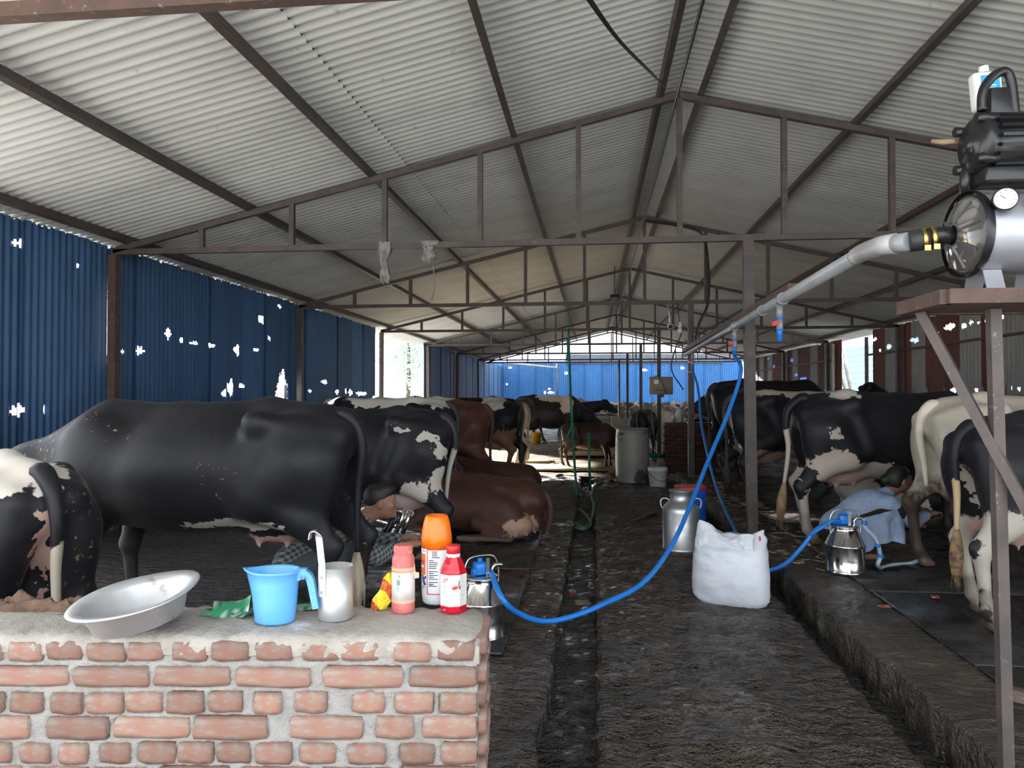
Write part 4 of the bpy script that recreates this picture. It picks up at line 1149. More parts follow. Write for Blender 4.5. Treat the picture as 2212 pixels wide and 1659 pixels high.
M['paper'] = mat('soiled_label', (0.66, 0.62, 0.60), 0.6, 0, (0.58, 0.52, 0.50), 18, 0.45, 0.6, (0.25, 0.15, 0.09), 34, 0.66, 0.72, stretch=(1, 1, 0.5))

# ---- orange and white spray bottle
e = empty('spray_bottle', on_wall_top(943, 1300, ZT), math.radians(-1), 'tall white bottle with a bright orange dome cap', 'bottle', 'bottles on the wall')
r = 0.050
MB().lathe([(0.0, 0.001), (0.040, 0.0), (0.046, 0.006), (r-0.001, 0.03), (r, 0.06), (r, 0.190), (0.0, 0.190)], 40).build('body', M['gloss'], e)
MB().lathe([(r+0.0006, 0.183), (r+0.0006, 0.215), (0.0485, 0.235), (0.044, 0.262), (0.038, 0.282), (0.034, 0.287), (0.029, 0.2872), (0.025, 0.284), (0.0, 0.283)], 40).build('cap', M['orange'], e)
cm = cylmap(r+0.0005); cm2 = cylmap(r+0.0009)
patch('orange_panel', cm, -0.066, -0.029, 0.098, 0.166, M['orange'], e)
text_part('print', 'na', 0.022, M['blueink'], e, cm2, -0.0545, 0.134)
patch('print_bar', cm2, -0.060, -0.036, 0.121, 0.128, M['gloss'], e)
text_part('print', 'Pet', 0.007, M['ink'], e, cm, -0.046, 0.180)
text_part('print', 'MEDICA', 0.006, M['ink'], e, cm, -0.046, 0.173)
for (a, b_, c_, d_) in ((-0.0225, -0.0195, 0.038, 0.182), (-0.0225, 0.055, 0.036, 0.039), (-0.0225, 0.055, 0.180, 0.183)):
    patch('red_rule', cm, a, b_, c_, d_, M['redink'], e)
Rt = random.Random(2); zz = 0.174; 
for k in range(17):
    n = Rt.choice([0.018, 0.026, 0.030]); x0 = -0.015 if k > 3 else -0.004
    if k % 5 == 4: zz -= 0.004
    patch('print_line', cm, x0, x0+n, zz, zz+0.0028, M['ink'], e, 6); zz -= 0.0062
text_part('print', 'Pet', 0.009, M['blueink'], e, cm, -0.014, 0.066)
poly('print_cow_splash', cm, [(-0.050, 0.095), (-0.042, 0.098), (-0.036, 0.088), (-0.031, 0.096), (-0.0255, 0.094), (-0.027, 0.086), (-0.033, 0.084), (-0.032, 0.074), (-0.0255, 0.068), (-0.034, 0.062), (-0.041, 0.070), (-0.044, 0.080), (-0.049, 0.083)], M['blueink'], e)
poly('print_spot', cm, [(-0.046, 0.060), (-0.041, 0.064), (-0.040, 0.056), (-0.044, 0.050)], M['ink'], e)
poly('print_spot', cm, [(-0.036, 0.058), (-0.032, 0.060), (-0.033, 0.053)], M['ink'], e)
poly('print_spot', cm, [(-0.052, 0.078), (-0.047, 0.080), (-0.048, 0.070), (-0.052, 0.068)], M['ink'], e)

# ---- pink-red bottle with worn label
e = empty('medicine_bottle', on_wall_top(871, 1321, ZT), math.radians(3), 'faded pink-red round bottle with a ribbed cap and worn label', 'bottle', 'bottles on the wall')
M['fadedred'] = mat('faded_red', (0.62, 0.11, 0.11), 0.5, 0, (0.56, 0.17, 0.15), 14, col3=(0.60, 0.36, 0.30), scale3=30, lo3=0.64, hi3=0.72)
M['peach'] = mat('peach_band', (0.68, 0.36, 0.22), 0.6, 0, (0.62, 0.42, 0.30), 20)
r = 0.0365
MB().lathe([(0.0, 0.001), (0.032, 0.0), (r, 0.006), (r, 0.028), (r-0.0006, 0.03), (r-0.0006, 0.143), (0.0352, 0.150), (0.0355, 0.160), (0.0345, 0.172), (0.030, 0.182), (0.027, 0.186), (0.027, 0.19)], 36).build('body', M['fadedred'], e)
b = MB()
n = 48; vs = []
for zz, rr in ((0.186, 0.029), (0.189, 0.0298), (0.205, 0.0298), (0.211, 0.028), (0.2125, 0.024)):
    for k in range(n):
        a = 2*math.pi*k/n; q = rr-(0.0008 if (k % 2 and 0.188 < zz < 0.207) else 0)
        vs.append((q*math.cos(a), q*math.sin(a), zz))
b.add(vs, [(i*n+k, i*n+(k+1) % n, (i+1)*n+(k+1) % n, (i+1)*n+k) for i in range(4) for k in range(n)]+[[4*n+k for k in range(n)]])
b.build('cap', M['fadedred'], e)
MB().lathe([(r, 0.031), (r, 0.142)], 36).build('label', M['paper'], e)
MB().lathe([(r+0.0004, 0.031), (r+0.0004, 0.043)], 36).build('label_band', M['peach'], e)
MB().lathe([(r+0.0004, 0.130), (r+0.0004, 0.144)], 36).build('label_band', M['peach'], e)
cm = cylmap(r+0.0008)
M['mint'] = mat('mint_ink', (0.38, 0.52, 0.48), 0.6, 0, (0.25, 0.38, 0.35), 60)
poly('print_emblem', cm, [(-0.013, 0.112), (-0.008, 0.122), (-0.004, 0.112), (-0.003, 0.095), (-0.004, 0.082), (-0.008, 0.070), (-0.013, 0.075), (-0.015, 0.092)], M['mint'], e)
for k in range(4):
    patch('print_stroke', cylmap(r+0.0011), -0.0135+k*0.003, -0.0125+k*0.003, 0.093, 0.108, M['ink'], e, 2)
poly('peeling_label', lambda x, z: Vector((r*0.93+x, -0.012-x*0.3, z)), [(0, 0.115), (0.004, 0.16), (0.006, 0.145), (0.006, 0.13), (0.020, 0.128), (0.020, 0.112), (0.006, 0.108)], M['peach'], e)

# ---- red bottle with oval mark
e = empty('medicine_bottle', on_wall_top(979, 1319, ZT), math.radians(16), 'glossy red octagonal bottle with a white neck band and stained label', 'bottle', 'bottles on the wall')
M['glossred'] = mat('glossy_red', (0.55, 0.006, 0.02), 0.12, 0, (0.42, 0.01, 0.02), 30)
b = MB(); prof = [(0.0, 0.002), (0.041, 0.0), (0.0445, 0.005), (0.0445, 0.022), (0.0438, 0.024), (0.0438, 0.122), (0.0445, 0.125), (0.042, 0.132), (0.034, 0.152), (0.026, 0.168), (0.0215, 0.176), (0.0215, 0.182)]
b.lathe(prof, 8, M=Matrix.Rotation(math.pi/8, 3, 'Z'), smooth=False)
b.build('body', M['glossred'], e)
MB().lathe([(0.0222, 0.172), (0.0222, 0.183)], 28).build('neck_band', M['gloss'], e)
MB().lathe([(0.0222, 0.183), (0.0225, 0.205), (0.021, 0.2085), (0.0, 0.209)], 28).build('cap', M['red'], e)
M['paper2'] = mat('stained_label', (0.68, 0.69, 0.68), 0.5, 0, (0.60, 0.60, 0.58), 14, 0.45, 0.6, (0.20, 0.10, 0.05), 30, 0.64, 0.68, stretch=(1, 1, 0.35))
b = MB(); b.lathe([(0.0444, 0.024), (0.0444, 0.122)], 8, M=Matrix.Rotation(math.pi/8, 3, 'Z'), smooth=False); b.f = [f for f in b.f if len(f) == 4]; b.sm = b.sm[:len(b.f)]
b.build('label', M['paper2'], e)
ap = 0.0444*math.cos(math.pi/8)+0.0006
def facet(k):
    a = -math.pi/2+k*math.pi/4; nrm = Vector((math.cos(a), math.sin(a), 0)); tg = Vector((-math.sin(a), math.cos(a), 0))
    return lambda x, z: nrm*ap+tg*x+Vector((0, 0, z))
el = lambda cx, cz, a, b_: [(cx+a*math.cos(q*math.pi/8), cz+b_*math.sin(q*math.pi/8)+0.25*a*math.cos(q*math.pi/8)*0.6) for q in range(16)]
poly('print_oval', facet(-1), el(0.004, 0.108, 0.009, 0.0045), M['redink'], e)
poly('print_oval_inner', lambda x, z: facet(-1)(x, z)*1.006, el(0.004, 0.108, 0.0055, 0.0022), M['gloss'], e)
poly('print_oval', facet(0), el(0.002, 0.082, 0.010, 0.006), M['redink'], e)
text_part('print', 'ALVINA', 0.0055, M['ink'], e, facet(-1), -0.013, 0.097)
for k in range(5): patch('print_line', facet(-1), -0.012, 0.010-0.002*(k % 3), 0.086-k*0.006, 0.0875-k*0.006, M['mint'], e, 2)
text_part('print', '500', 0.006, M['gloss'], e, lambda x, z: facet(-1)(x, z)*1.004+Vector((0, 0, 0)), -0.006, 0.010)
# ================================================================== MILKING GEAR
def base_empty(name, loc, label, cat, group=None):
    return empty(name, loc, 0, label, cat, group)
def wl(e): return -Vector(e.location)
# ---- vacuum line: grey pipe along the middle posts
PA = Vector((1.50, 12.25, 2.10)); PB = at_d(1865, 545, 3.28)
P1 = at_d(1905, 531, 2.92); P2 = at_d(1968, 521, 2.76)
e = base_empty('vacuum_pipe', (PA.x, PA.y, 2.1), 'long grey plastic vacuum pipe running from the pump along the posts', 'pipe')
MB().tube([PA, PB], 0.034, 16).build('pipe_run', M['pvc'], e, wl(e))
MB().tube(spline([PB+(PA-PB).normalized()*0.10, PB, P1, P1+(P2-P1)*0.5], 6), [0.040]*19, 16).build('elbow', mat('pale_pvc', (0.48, 0.48, 0.48), 0.35, 0, (0.40, 0.40, 0.40), 8), e, wl(e))
MB().tube([P1+(P2-P1)*0.3, P2], 0.036, 16).build('pipe_end', M['pvc'], e, wl(e))
for k, px in enumerate((1607, 1668, 1727)):
    t_ = (PB-PA); f = [0.585, 0.735, 0.815][k]
    c = PA+t_*f; d = t_.normalized()
    MB().tube([c-d*0.03, c+d*0.03], 0.041, 16).build('coupling', M['pvc'], e, wl(e))
# rusty tube carrying it
a = at_d(1737, 640, 5.3); 
tag(MB().bar(PA+Vector((0.02, 0.3, 0.09)), Vector((1.36, 5.2, 2.185)), 0.06).build('support_tube', M['rust']), 'rusty square tube lying along the grey vacuum pipe', 'tube')
# ---- taps on the line
def tap(px, py, f, label, hangs=True):
    c = PA+(PB-PA)*f
    e = base_empty('milking_tap', (c.x, c.y, c.z-0.03), label, 'tap', 'taps on the vacuum line')
    MB().tube([(0, 0, 0), (0, 0, -0.09)], 0.022, 14).build('stem', M['pvc'], e)
    MB().tube([(0, 0, -0.085), (0, 0, -0.10)], 0.024, 14).build('blue_ring', M['bluehose'], e)
    MB().tube([(0, 0, -0.10), (0, 0, -0.17)], 0.021, 14).build('valve', M['pvc'], e)
    b = MB().bar((-0.015, -0.02, -0.12), (-0.06, -0.03, -0.135), 0.02, 0.028); b.build('lever', M['red'], e)
    MB().tube([(0, 0, -0.165), (0, 0, -0.19), (0, 0, -0.25)], [0.024, 0.018, 0.015], 14).build('nozzle', M['bluehose'], e)
    return Vector((c.x, c.y, c.z-0.28))
tap(1722, 690, 0.805, 'unused grey tap with red lever and blue nozzle below the pipe')
h1 = tap(1607, 730, 0.583, 'tap on the brown post feeding the long blue hose')
h2 = tap(1510, 790, 0.13, 'far tap feeding the second blue hose')

# ---- milking buckets
def bucket(loc, rz, label, inlet=True):
    e = empty('milking_bucket', loc, rz, label, 'milking bucket', 'stainless milking buckets')
    MB().lathe([(0.0, 0.004), (0.135, 0.0), (0.142, 0.006), (0.142, 0.022), (0.138, 0.026), (0.141, 0.20), (0.146, 0.205), (0.146, 0.218), (0.141, 0.222), (0.098, 0.325), (0.092, 0.340), (0.094, 0.345), (0.094, 0.352), (0.0, 0.352)], 40).build('can', M['chrome'], e)
    l = MB().lathe([(0.102, 0.350), (0.102, 0.358), (0.09, 0.364), (0.0, 0.366)], 32).build('lid', M['chrome'], e)
    pz = MB(); pz.rbox((-0.01, 0.0, 0.405), (0.075, 0.07, 0.075), 0.012); pz.tube([(-0.06, 0, 0.385), (0.05, 0, 0.385)], 0.022, 12)
    pz.tube([(-0.01, 0, 0.44), (-0.01, 0, 0.465)], 0.015, 12)
    pu = pz.build('pulsator', M['bluehose'], e)
    MB().bar((0.02, -0.04, 0.355), (0.02, -0.045, 0.47), 0.022, 0.005, up=(0, 1, 0)).build('bracket', M['chrome'], e)
    pts = spline([(-0.108, 0, 0.29), (-0.115, 0, 0.36), (-0.10, 0, 0.44), (-0.06, 0, 0.475), (0.06, 0, 0.475), (0.10, 0, 0.44), (0.115, 0, 0.36), (0.108, 0, 0.29)], 6)
    MB().tube(pts, 0.0055, 8).build('bail_handle', M['chrome'], e)
    MB().tube(spline([(0.06, -0.02, 0.36), (0.062, -0.02, 0.40), (0.085, -0.02, 0.42), (0.13, -0.02, 0.415)], 5), 0.012, 10).build('inlet_pipe', M['chrome'], e)
    return e
M['clearhose'] = mat('clear_milk_hose', (0.42, 0.50, 0.56), 0.2, 0, (0.36, 0.45, 0.52), 6)
b1 = at_z(1826, 1236, 0.085)
bucket(b1, 0.0, 'shiny stainless milking bucket on the right curb beside the woman')
b2 = at_z(1040, 1375, 0.015)
bucket(b2, math.radians(35), 'stainless milking bucket half hidden behind the end of the brick wall')
# ---- hoses
def hose(name, pts, r, m, label, n=8, group=None):
    o = MB().tube(spline(pts, n), r, 10).build(name, m)
    return tag(o, label, 'hose', group)
hose('blue_hose', [h1, at_d(1601, 800, 6.55), at_d(1578, 880, 6.4), at_d(1528, 1000, 6.0), at_d(1492, 1090, 5.6), at_d(1450, 1180, 5.2), at_d(1390, 1258, 4.85), at_d(1310, 1302, 4.6), at_d(1235, 1332, 4.45), at_d(1175, 1342, 4.35), at_d(1122, 1326, 4.25), at_d(1085, 1293, 4.15), b2+Vector((0.05, 0.02, 0.385))],
     0.017, M['bluehose'], 'long blue hose sagging across the walkway from post tap to left bucket', group='blue milking hoses')
hose('blue_hose', [h2, at_d(1508, 840, 10.4), at_d(1516, 920, 9.8), at_d(1538, 1020, 8.8), at_d(1562, 1090, 7.9), at_d(1590, 1150, 7.1), at_z(1612, 1200, 0.03), at_z(1640, 1232, 0.03), at_d(1690, 1222, 5.75), at_d(1730, 1185, 5.7), at_d(1762, 1145, 5.68), at_d(1790, 1130, 5.66), b1+Vector((-0.05, 0, 0.385))],
     0.017, M['bluehose'], 'second blue hose passing behind the sack to the right bucket', group='blue milking hoses')
hose('blue_hose', [at_d(1752, 1156, 5.64), at_d(1775, 1140, 5.6), at_d(1800, 1124, 5.6), b1+Vector((-0.04, -0.03, 0.39))], 0.011, M['bluehose'], 'short blue branch hose twisted beside the right bucket', group='blue milking hoses')
hose('milk_hose', [b1+Vector((0.13, -0.02, 0.415)), at_d(1868, 1138, 5.58), at_d(1892, 1165, 5.55), at_d(1901, 1200, 5.55), at_d(1896, 1220, 5.55), at_z(1904, 1226, 0.10), at_z(1930, 1220, 0.10), at_z(1965, 1217, 0.10), at_d(1995, 1206, 5.75)],
     0.016, M['clearhose'], 'thick clear milk hose curling off the right bucket under the cow')
ring = MB()
for k, (px, py) in enumerate(((1868, 1129), (1896, 1178), (1902, 1200))):
    p = at_d(px, py, 5.55)
    tag(MB().tube([p+Vector((0, 0, 0.014)), p-Vector((0.004, 0, 0.014))], 0.021, 12).build('hose_clip', M['bluehose']), ['upper', 'middle', 'lower'][k]+' blue clip on the thick clear milk hose', 'clip', 'blue clips on the milk hose')
# milking claw under the patched cow
cl = at_d(868, 1135, 5.45)
e = empty('milking_claw', cl, 0, 'milking claw with black and steel teat cups behind the bottles', 'milking claw')
for k, (dx, dz) in enumerate(((-0.02, 0.10), (0.02, 0.12), (-0.05, 0.08), (0.05, 0.10))):
    MB().tube([(dx*1.6-0.10, 0.02*k, -0.10), (dx, 0.02*k, dz)], 0.018, 12).build('teat_cup', M['chrome'] if k % 2 else M['black'], e)
MB().lathe([(0.0, -0.17), (0.05, -0.165), (0.055, -0.13), (0.03, -0.10), (0.0, -0.095)], 20, c=(-0.10, 0.03, 0.0)).build('claw_bowl', M['black'], e)
MB().tube(spline([(-0.10, 0.03, -0.15), (-0.16, 0.0, -0.2), (-0.20, -0.05, -0.3)], 6), 0.012).build('short_hose', M['blackrub'], e)

# ---- aluminium milk can
e = empty('milk_can', at_z(1471, 1188, 0.0), 0, 'dull aluminium milk churn with open neck and side handles', 'milk can')
MB().lathe([(0.0, 0.01), (0.165, 0.0), (0.172, 0.006), (0.172, 0.03), (0.166, 0.034), (0.170, 0.355), (0.168, 0.385), (0.155, 0.415), (0.115, 0.450), (0.100, 0.465), (0.100, 0.535), (0.112, 0.552), (0.112, 0.558), (0.098, 0.555), (0.094, 0.46), (0.0, 0.42)], 44).build('churn', M['alu'], e)
for s in (-1, 1):
    MB().tube(spline([(0.10*s, 0, 0.46), (0.14*s, 0, 0.48), (0.178*s, 0, 0.47), (0.186*s, 0, 0.43), (0.172*s, 0, 0.385)], 6), 0.009, 8).build('handle', M['alu'], e)
# ---- blue barrel with red lid
e = empty('blue_barrel', at_z(1492, 1172, 0.0), 0, 'blue plastic barrel with a red lid behind the milk churn', 'barrel')
MB().lathe([(0.0, 0.0), (0.125, 0.0), (0.13, 0.01), (0.142, 0.20), (0.147, 0.50), (0.150, 0.535), (0.0, 0.535)], 36).build('tub', M['blueplastic'], e)
MB().lathe([(0.154, 0.525), (0.156, 0.545), (0.150, 0.556), (0.12, 0.553), (0.0, 0.552)], 36).build('lid', M['red'], e)

# ---- white feed sack
m = mat('woven_sack', (0.72, 0.74, 0.80), 0.55, 0, (0.62, 0.64, 0.70), 5, col3=(0.10, 0.10, 0.11), scale3=18, lo3=0.75, hi3=0.77, bmp=0.35, bscale=30, bdist=0.01)
sk = at_z(1578, 1300, 0.0)
e = empty('feed_sack', (sk.x, sk.y, 0), math.radians(-22), 'full white woven sack with a folded top standing on the walkway', 'sack')
def sack(u, v):
    a = 2*math.pi*u; ca, sa = math.cos(a), math.sin(a)
    z = 0.49*v
    w = 0.262-0.035*v+0.014*math.sin(math.pi*v)
    if v < 0.06: w -= 0.02*(0.06-v)/0.06
    th = 0.050+0.125*math.sin(math.pi*min(1, 0.10+v*0.86))**0.6
    if v > 0.78: th = max(0.026, th*(1-(v-0.78)*2.6))
    px = (abs(ca)**0.8)*math.copysign(1, ca)*w; py = (abs(sa)**0.9)*math.copysign(1, sa)*th
    k = 0.25+1.9*max(0, v-0.5)
    wr = 0.016*fn((px*6, py*4, z*10), 1.2, 4)*k + 0.006*math.sin(z*70+px*14)*max(0, v-0.55)*2
    top = 0
    if v > 0.70:
        q = px/w
        top = (v-0.70)*(0.52*max(0, -q-0.25)**1.0+0.30*max(0, q-0.35)-0.10+0.06*math.sin(q*7+1))*0.62
    return (px+wr*0.5, py+wr+0.05*max(0, v-0.72)*2, max(0.0, z+top+0.35*wr+0.03*max(0, abs(px)/w-0.8)*(1-v)*3*(1 if px < 0 else 0.2)))
MB().grid(sack, 96, 60).build('bag', m, e)
b = MB()
b.grid(lambda u, v: (-0.19+0.36*u+0.01*fn((u*6, v, 1), 1, 2), -0.055-0.05*math.sin(math.pi*v*0.7)+0.014*fn((u*7, v*3, 2), 1.4, 3), 0.475-0.13*v*(0.75+0.35*math.sin(u*7+1))+0.02*math.sin(u*9)), 36, 10)
b.build('folded_flap', m, e)
poly('red_stamp', lambda x, z: Vector((0.205+x*0.7, -0.035-x*0.2, z)), [(0.012*math.cos(q*.628), 0.465+0.02*math.sin(q*.628)) for q in range(10)], mat('pink_stamp', (0.62, 0.12, 0.18), 0.6), e)
# dark rubber lump behind the sack
b = MB(); q = at_z(1592, 1200, 0.0)
b.lathe([(0.0, 0.0), (0.15, 0.0), (0.165, 0.05), (0.15, 0.12), (0.10, 0.17), (0.0, 0.19)], 24, c=(q.x, q.y+0.1, 0.0), sx=0.9, sy=1.0)
tag(b.build('rubber_tub', M['blackrub']), 'upturned black rubber tub just behind the white sack', 'tub')

# ---- vacuum pump on its stand
ts = base_empty('pump_stand', (1.3, 2.62, 0), 'rusty angle-iron stand with a diagonal brace carrying the vacuum pump', 'stand')
fl = at_d(2045, 641, 2.50); zt = fl.z
X0, Y0, X1_, Y1_ = fl.x, fl.y, fl.x+0.62, fl.y+0.36
for a, b_ in (((X0, Y0), (X1_, Y0)), ((X0, Y0), (X0, Y1_)), ((X0, Y1_), (X1_, Y1_)), ((X1_, Y0), (X1_, Y1_))):
    b = MB(); A = Vector((a[0], a[1], zt)); B = Vector((b_[0], b_[1], zt))
    b.bar(A, B, 0.045, 0.05); b.build('top_rail', M['rust'], ts, wl(ts))
MB().box(((X0+X1_)/2, (Y0+Y1_)/2, zt-0.018), (X1_-X0-0.03, Y1_-Y0-0.03, 0.006)).build('top_plate', M['rust'], ts, wl(ts))
lg = at_d(2146, 690, 2.62)
for (px, py) in ((lg.x, lg.y), (X1_, Y1_), (X1_, Y0)):
    MB().bar((px, py, zt-0.03), (px+0.03, py, 0.05), 0.038).build('leg', M['steel'], ts, wl(ts))
MB().bar(at_d(1988, 672, 2.78), at_d(2262, 1182, 2.50), 0.034).build('brace', M['steel'], ts, wl(ts))
cb = at_d(2182, 1497, 2.6)
MB().bar((cb.x, cb.y, cb.z), (X1_+0.02, Y0, cb.z-0.05), 0.04).build('cross_bar', M['rust'], ts, wl(ts))
# pump
R_ = Vector((math.cos(YAW), math.sin(YAW), 0)); L_ = Vector((-math.sin(YAW), math.cos(YAW), 0))
ax = (R_*0.997-L_*0.07).normalized()
pp = base_empty('vacuum_pump', at_d(2150, 640, 2.72), 'black vacuum pump on a silver tank with gauge and clear end cover', 'vacuum pump')
MX = Matrix((ax.cross(Vector((0, 0, 1))), Vector((0, 0, 1)), ax)).transposed()     # columns: local x,y,z(axis)
dc = at_d(2088, 508, 2.72); rt = 0.146
M['silver'] = mat('silver_paint', (0.46, 0.47, 0.51), 0.35, 0.55, (0.40, 0.41, 0.45), 6)
off = wl(pp)
MB().lathe([(rt*0.98, 0.0), (rt, 0.005), (rt, 0.62), (rt*0.9, 0.66), (0, 0.68)], 44, M=MX, c=dc).build('tank', M['silver'], pp, off)
MB().lathe([(rt+0.012, -0.014), (rt+0.014, 0.006), (rt+0.006, 0.02)], 44, M=MX, c=dc, cap=False).build('rubber_gasket', M['black'], pp, off)
gm = bpy.data.materials.new('smoky_cover'); t, p = nt(gm); p.inputs['Base Color'].default_value = (0.16, 0.15, 0.14, 1); p.inputs['Roughness'].default_value = 0.08; p.inputs['Transmission Weight'].default_value = 0.55; p.inputs['IOR'].default_value = 1.45
b = MB(); b.lathe([(0.036, -0.052), (0.06, -0.050), (0.125, -0.022), (rt, -0.008), (rt, -0.002), (0.12, -0.014), (0.05, -0.04)], 44, M=MX, c=dc); b.f = [f for f in b.f if len(f) == 4]; b.sm = b.sm[:len(b.f)]
b.build('clear_cover', gm, pp, off)
for k in range(8):
    a = 2*math.pi*k/8+0.2; d = Vector((math.cos(a), math.sin(a), 0))
    MB().bar(dc+MX @ (d*0.045+Vector((0, 0, -0.053))), dc+MX @ (d*0.13+Vector((0, 0, -0.022))), 0.008).build('cover_rib', gm, pp, off)
nk = dc+ax*(-0.05)
MB().tube([nk, nk-ax*0.05, P2+(nk-P2)*0.35], 0.033, 18).build('hose_neck', M['black'], pp, off)
MB().tube([P2-(nk-P2)*0.06, P2+(nk-P2)*0.42], 0.040, 18).build('rubber_sleeve', M['blackrub'], pp, off)
M['brass'] = mat('brass', (0.72, 0.48, 0.14), 0.28, 1.0, (0.6, 0.42, 0.14), 12)
for f in (0.30, 0.52):
    c = P2+(nk-P2)*f; d = (nk-P2).normalized()
    b = MB().tube([c-d*0.008, c+d*0.008], 0.0425, 24); b.box(tuple(c+Vector((0, -0.03, -0.038))), (0.022, 0.014, 0.02))
    b.build('hose_clamp', M['brass'], pp, off)
# silver feet
for f, px in ((0.06, 2105), (0.24, 2165)):
    c = dc+ax*f
    for s in (1, -1):
        sd = ax.cross(Vector((0, 0, 1)))*s; sd = sd
        A = c+sd*0.05+Vector((0, 0, -rt*0.95)); B = c+sd*0.085; B.z = zt+0.025
        b = MB().bar(A, B, 0.005, 0.065, up=tuple(ax)); b.build('foot', M['silver'], pp, off)
# gauge
g0 = dc+ax*0.135+Vector((0, 0, rt*0.30))-L_*0.135
MB().tube(spline([g0+L_*0.03, g0-L_*0.01, g0-L_*0.012+Vector((0, 0, 0.035)), g0-L_*0.012+Vector((0, 0, 0.06))], 5), 0.014, 12).build('gauge_elbow', M['alu'], pp, off)
gc = at_d(2172, 430, (g0-Vector((0, 0, CH))).dot(L_)-0.02)
gx = (-R_*0.42-L_*0.9).normalized(); GX = Matrix((gx.cross(Vector((0, 0, 1))), Vector((0, 0, 1)), gx)).transposed()
gd = MB().lathe([(0.0, -0.03), (0.038, -0.03), (0.040, -0.024), (0.040, 0.004), (0.037, 0.007), (0.034, 0.004)], 30, M=GX, c=gc).build('gauge', M['black'], pp, off)
MB().lathe([(0.036, 0.0050), (0.0355, 0.0056)], 30, M=GX, c=gc, smooth=False).build('gauge_face', M['gloss'], gd)
b = MB(); b.bar(gc+GX @ Vector((0, 0, 0.008)), gc+GX @ Vector((0.016, 0.014, 0.008)), 0.003, 0.001); b.build('gauge_needle', M['ink'], gd)
for k in range(9):
    a = math.radians(-135+270*k/8); d = Vector((math.sin(a), math.cos(a), 0))
    MB().bar(gc+GX @ (d*0.026+Vector((0, 0, 0.007))), gc+GX @ (d*0.032+Vector((0, 0, 0.007))), 0.002, 0.001).build('gauge_tick', M['ink'], gd)
# motor
mc = at_d(2092, 313, 2.70); rm = 0.105
prof = [(0.0, -0.012), (0.03, -0.012), (0.032, 0.0), (0.08, 0.002), (rm, 0.02), (rm, 0.05), (rm*0.93, 0.055), (rm*0.93, 0.26), (rm*1.02, 0.265), (rm*1.02, 0.31), (rm*0.8, 0.33), (rm*0.8, 0.5)]
MB().lathe(prof, 40, M=MX, c=mc).build('motor', M['black'], pp, off)
for k in range(20):
    a = 2*math.pi*k/20; d = Vector((math.cos(a), math.sin(a), 0))
    MB().bar(mc+MX @ (d*rm*0.97+Vector((0, 0, 0.06))), mc+MX @ (d*rm*0.97+Vector((0, 0, 0.255))), 0.012, 0.022, up=tuple(MX @ d)).build('cooling_fin', M['black'], pp, off)
for k in range(4):
    a = math.pi/4+math.pi/2*k; d = Vector((math.cos(a), math.sin(a), 0)); c = mc+MX @ (d*rm*0.98)
    MB().tube([c-ax*0.012, c+ax*0.06], 0.018, 10).build('end_lug', M['black'], pp, off)
for k in range(6):
    c = mc+MX @ Vector((-0.03+0.012*k, -0.005*k, 0.0005)); MB().bar(c-ax*0.006+Vector((0, 0, 0.012)), c-ax*0.006-Vector((0, 0, 0.012)), 0.004).build('vent_slot', M['steel'], pp, off)
tb = mc+ax*0.10+Vector((0, 0, rm+0.03))
MB().rbox(tuple(tb), (0.085, 0.12, 0.085), 0.004, M=MX).build('terminal_block', M['black'], pp, off)
MB().rbox(tuple(mc+ax*0.15+Vector((0, 0, -rm-0.02))), (0.12, 0.06, 0.24), 0.01, M=MX).build('motor_base', M['black'], pp, off)
dd = 2.66
MB().tube(spline([at_d(2121, 240, dd), at_d(2122, 205, dd), at_d(2132, 180, dd), at_d(2152, 160, dd), at_d(2172, 155, dd), at_d(2184, 175, dd), at_d(2191, 230, dd), at_d(2199, 300, dd), at_d(2206, 338, dd), at_d(2235, 365, dd)], 6), 0.0165, 14).build('pipe_handle', M['black'], pp, off)
MB().tube(spline([at_d(2118, 365, 2.75), at_d(2092, 368, 2.75), at_d(2087, 395, 2.75), at_d(2088, 430, 2.78)], 6), 0.022, 14).build('connecting_pipe', M['black'], pp, off)
MB().tube([at_d(2165, 370, 2.8), at_d(2166, 430, 2.8)], 0.016, 12).build('connecting_pipe', M['black'], pp, off)
MB().tube([at_d(2200, 370, 2.7), at_d(2200, 400, 2.7)], 0.014, 12).build('drain_cock', M['steel'], pp, off)
# white bottle standing on the pump
bp = at_d(2133, 235, 2.84)
e = empty('oil_bottle', bp, YAW, 'white plastic bottle with a blue label behind the pump handle', 'bottle')
e.rotation_euler = (0, math.radians(-5), YAW)
MB().rbox((0, 0, 0.065), (0.11, 0.05, 0.15), 0.016, seg=4).build('body', M['white'], e)
lb = mat('sky_label', (0.04, 0.40, 0.75), 0.4)
fm = lambda x, z: Vector((x, -0.0262, z))
patch('label', fm, -0.032, 0.040, 0.015, 0.122, lb, e, 2)
for k in range(8):
    patch('print_line', lambda x, z: Vector((x, -0.0266, z)), -0.024, 0.014+0.006*(k % 3), 0.03+k*0.0098, 0.034+k*0.0098, M['gloss'], e, 2)
MB().tube([(0.0, 0, 0.14), (0.0, 0, 0.165)], 0.018, 16).build('cap', M['white'], e)
tag(MB().tube([at_d(2013, 305, 2.9), at_d(2040, 307, 2.86), at_d(2066, 304, 2.80)], [0.008, 0.011, 0.010], 10).build('wooden_stick', mat('raw_wood', (0.42, 0.30, 0.20), 0.8, 0, (0.34, 0.24, 0.15), 10)), 'short pale stick poking out left of the black pump', 'stick')
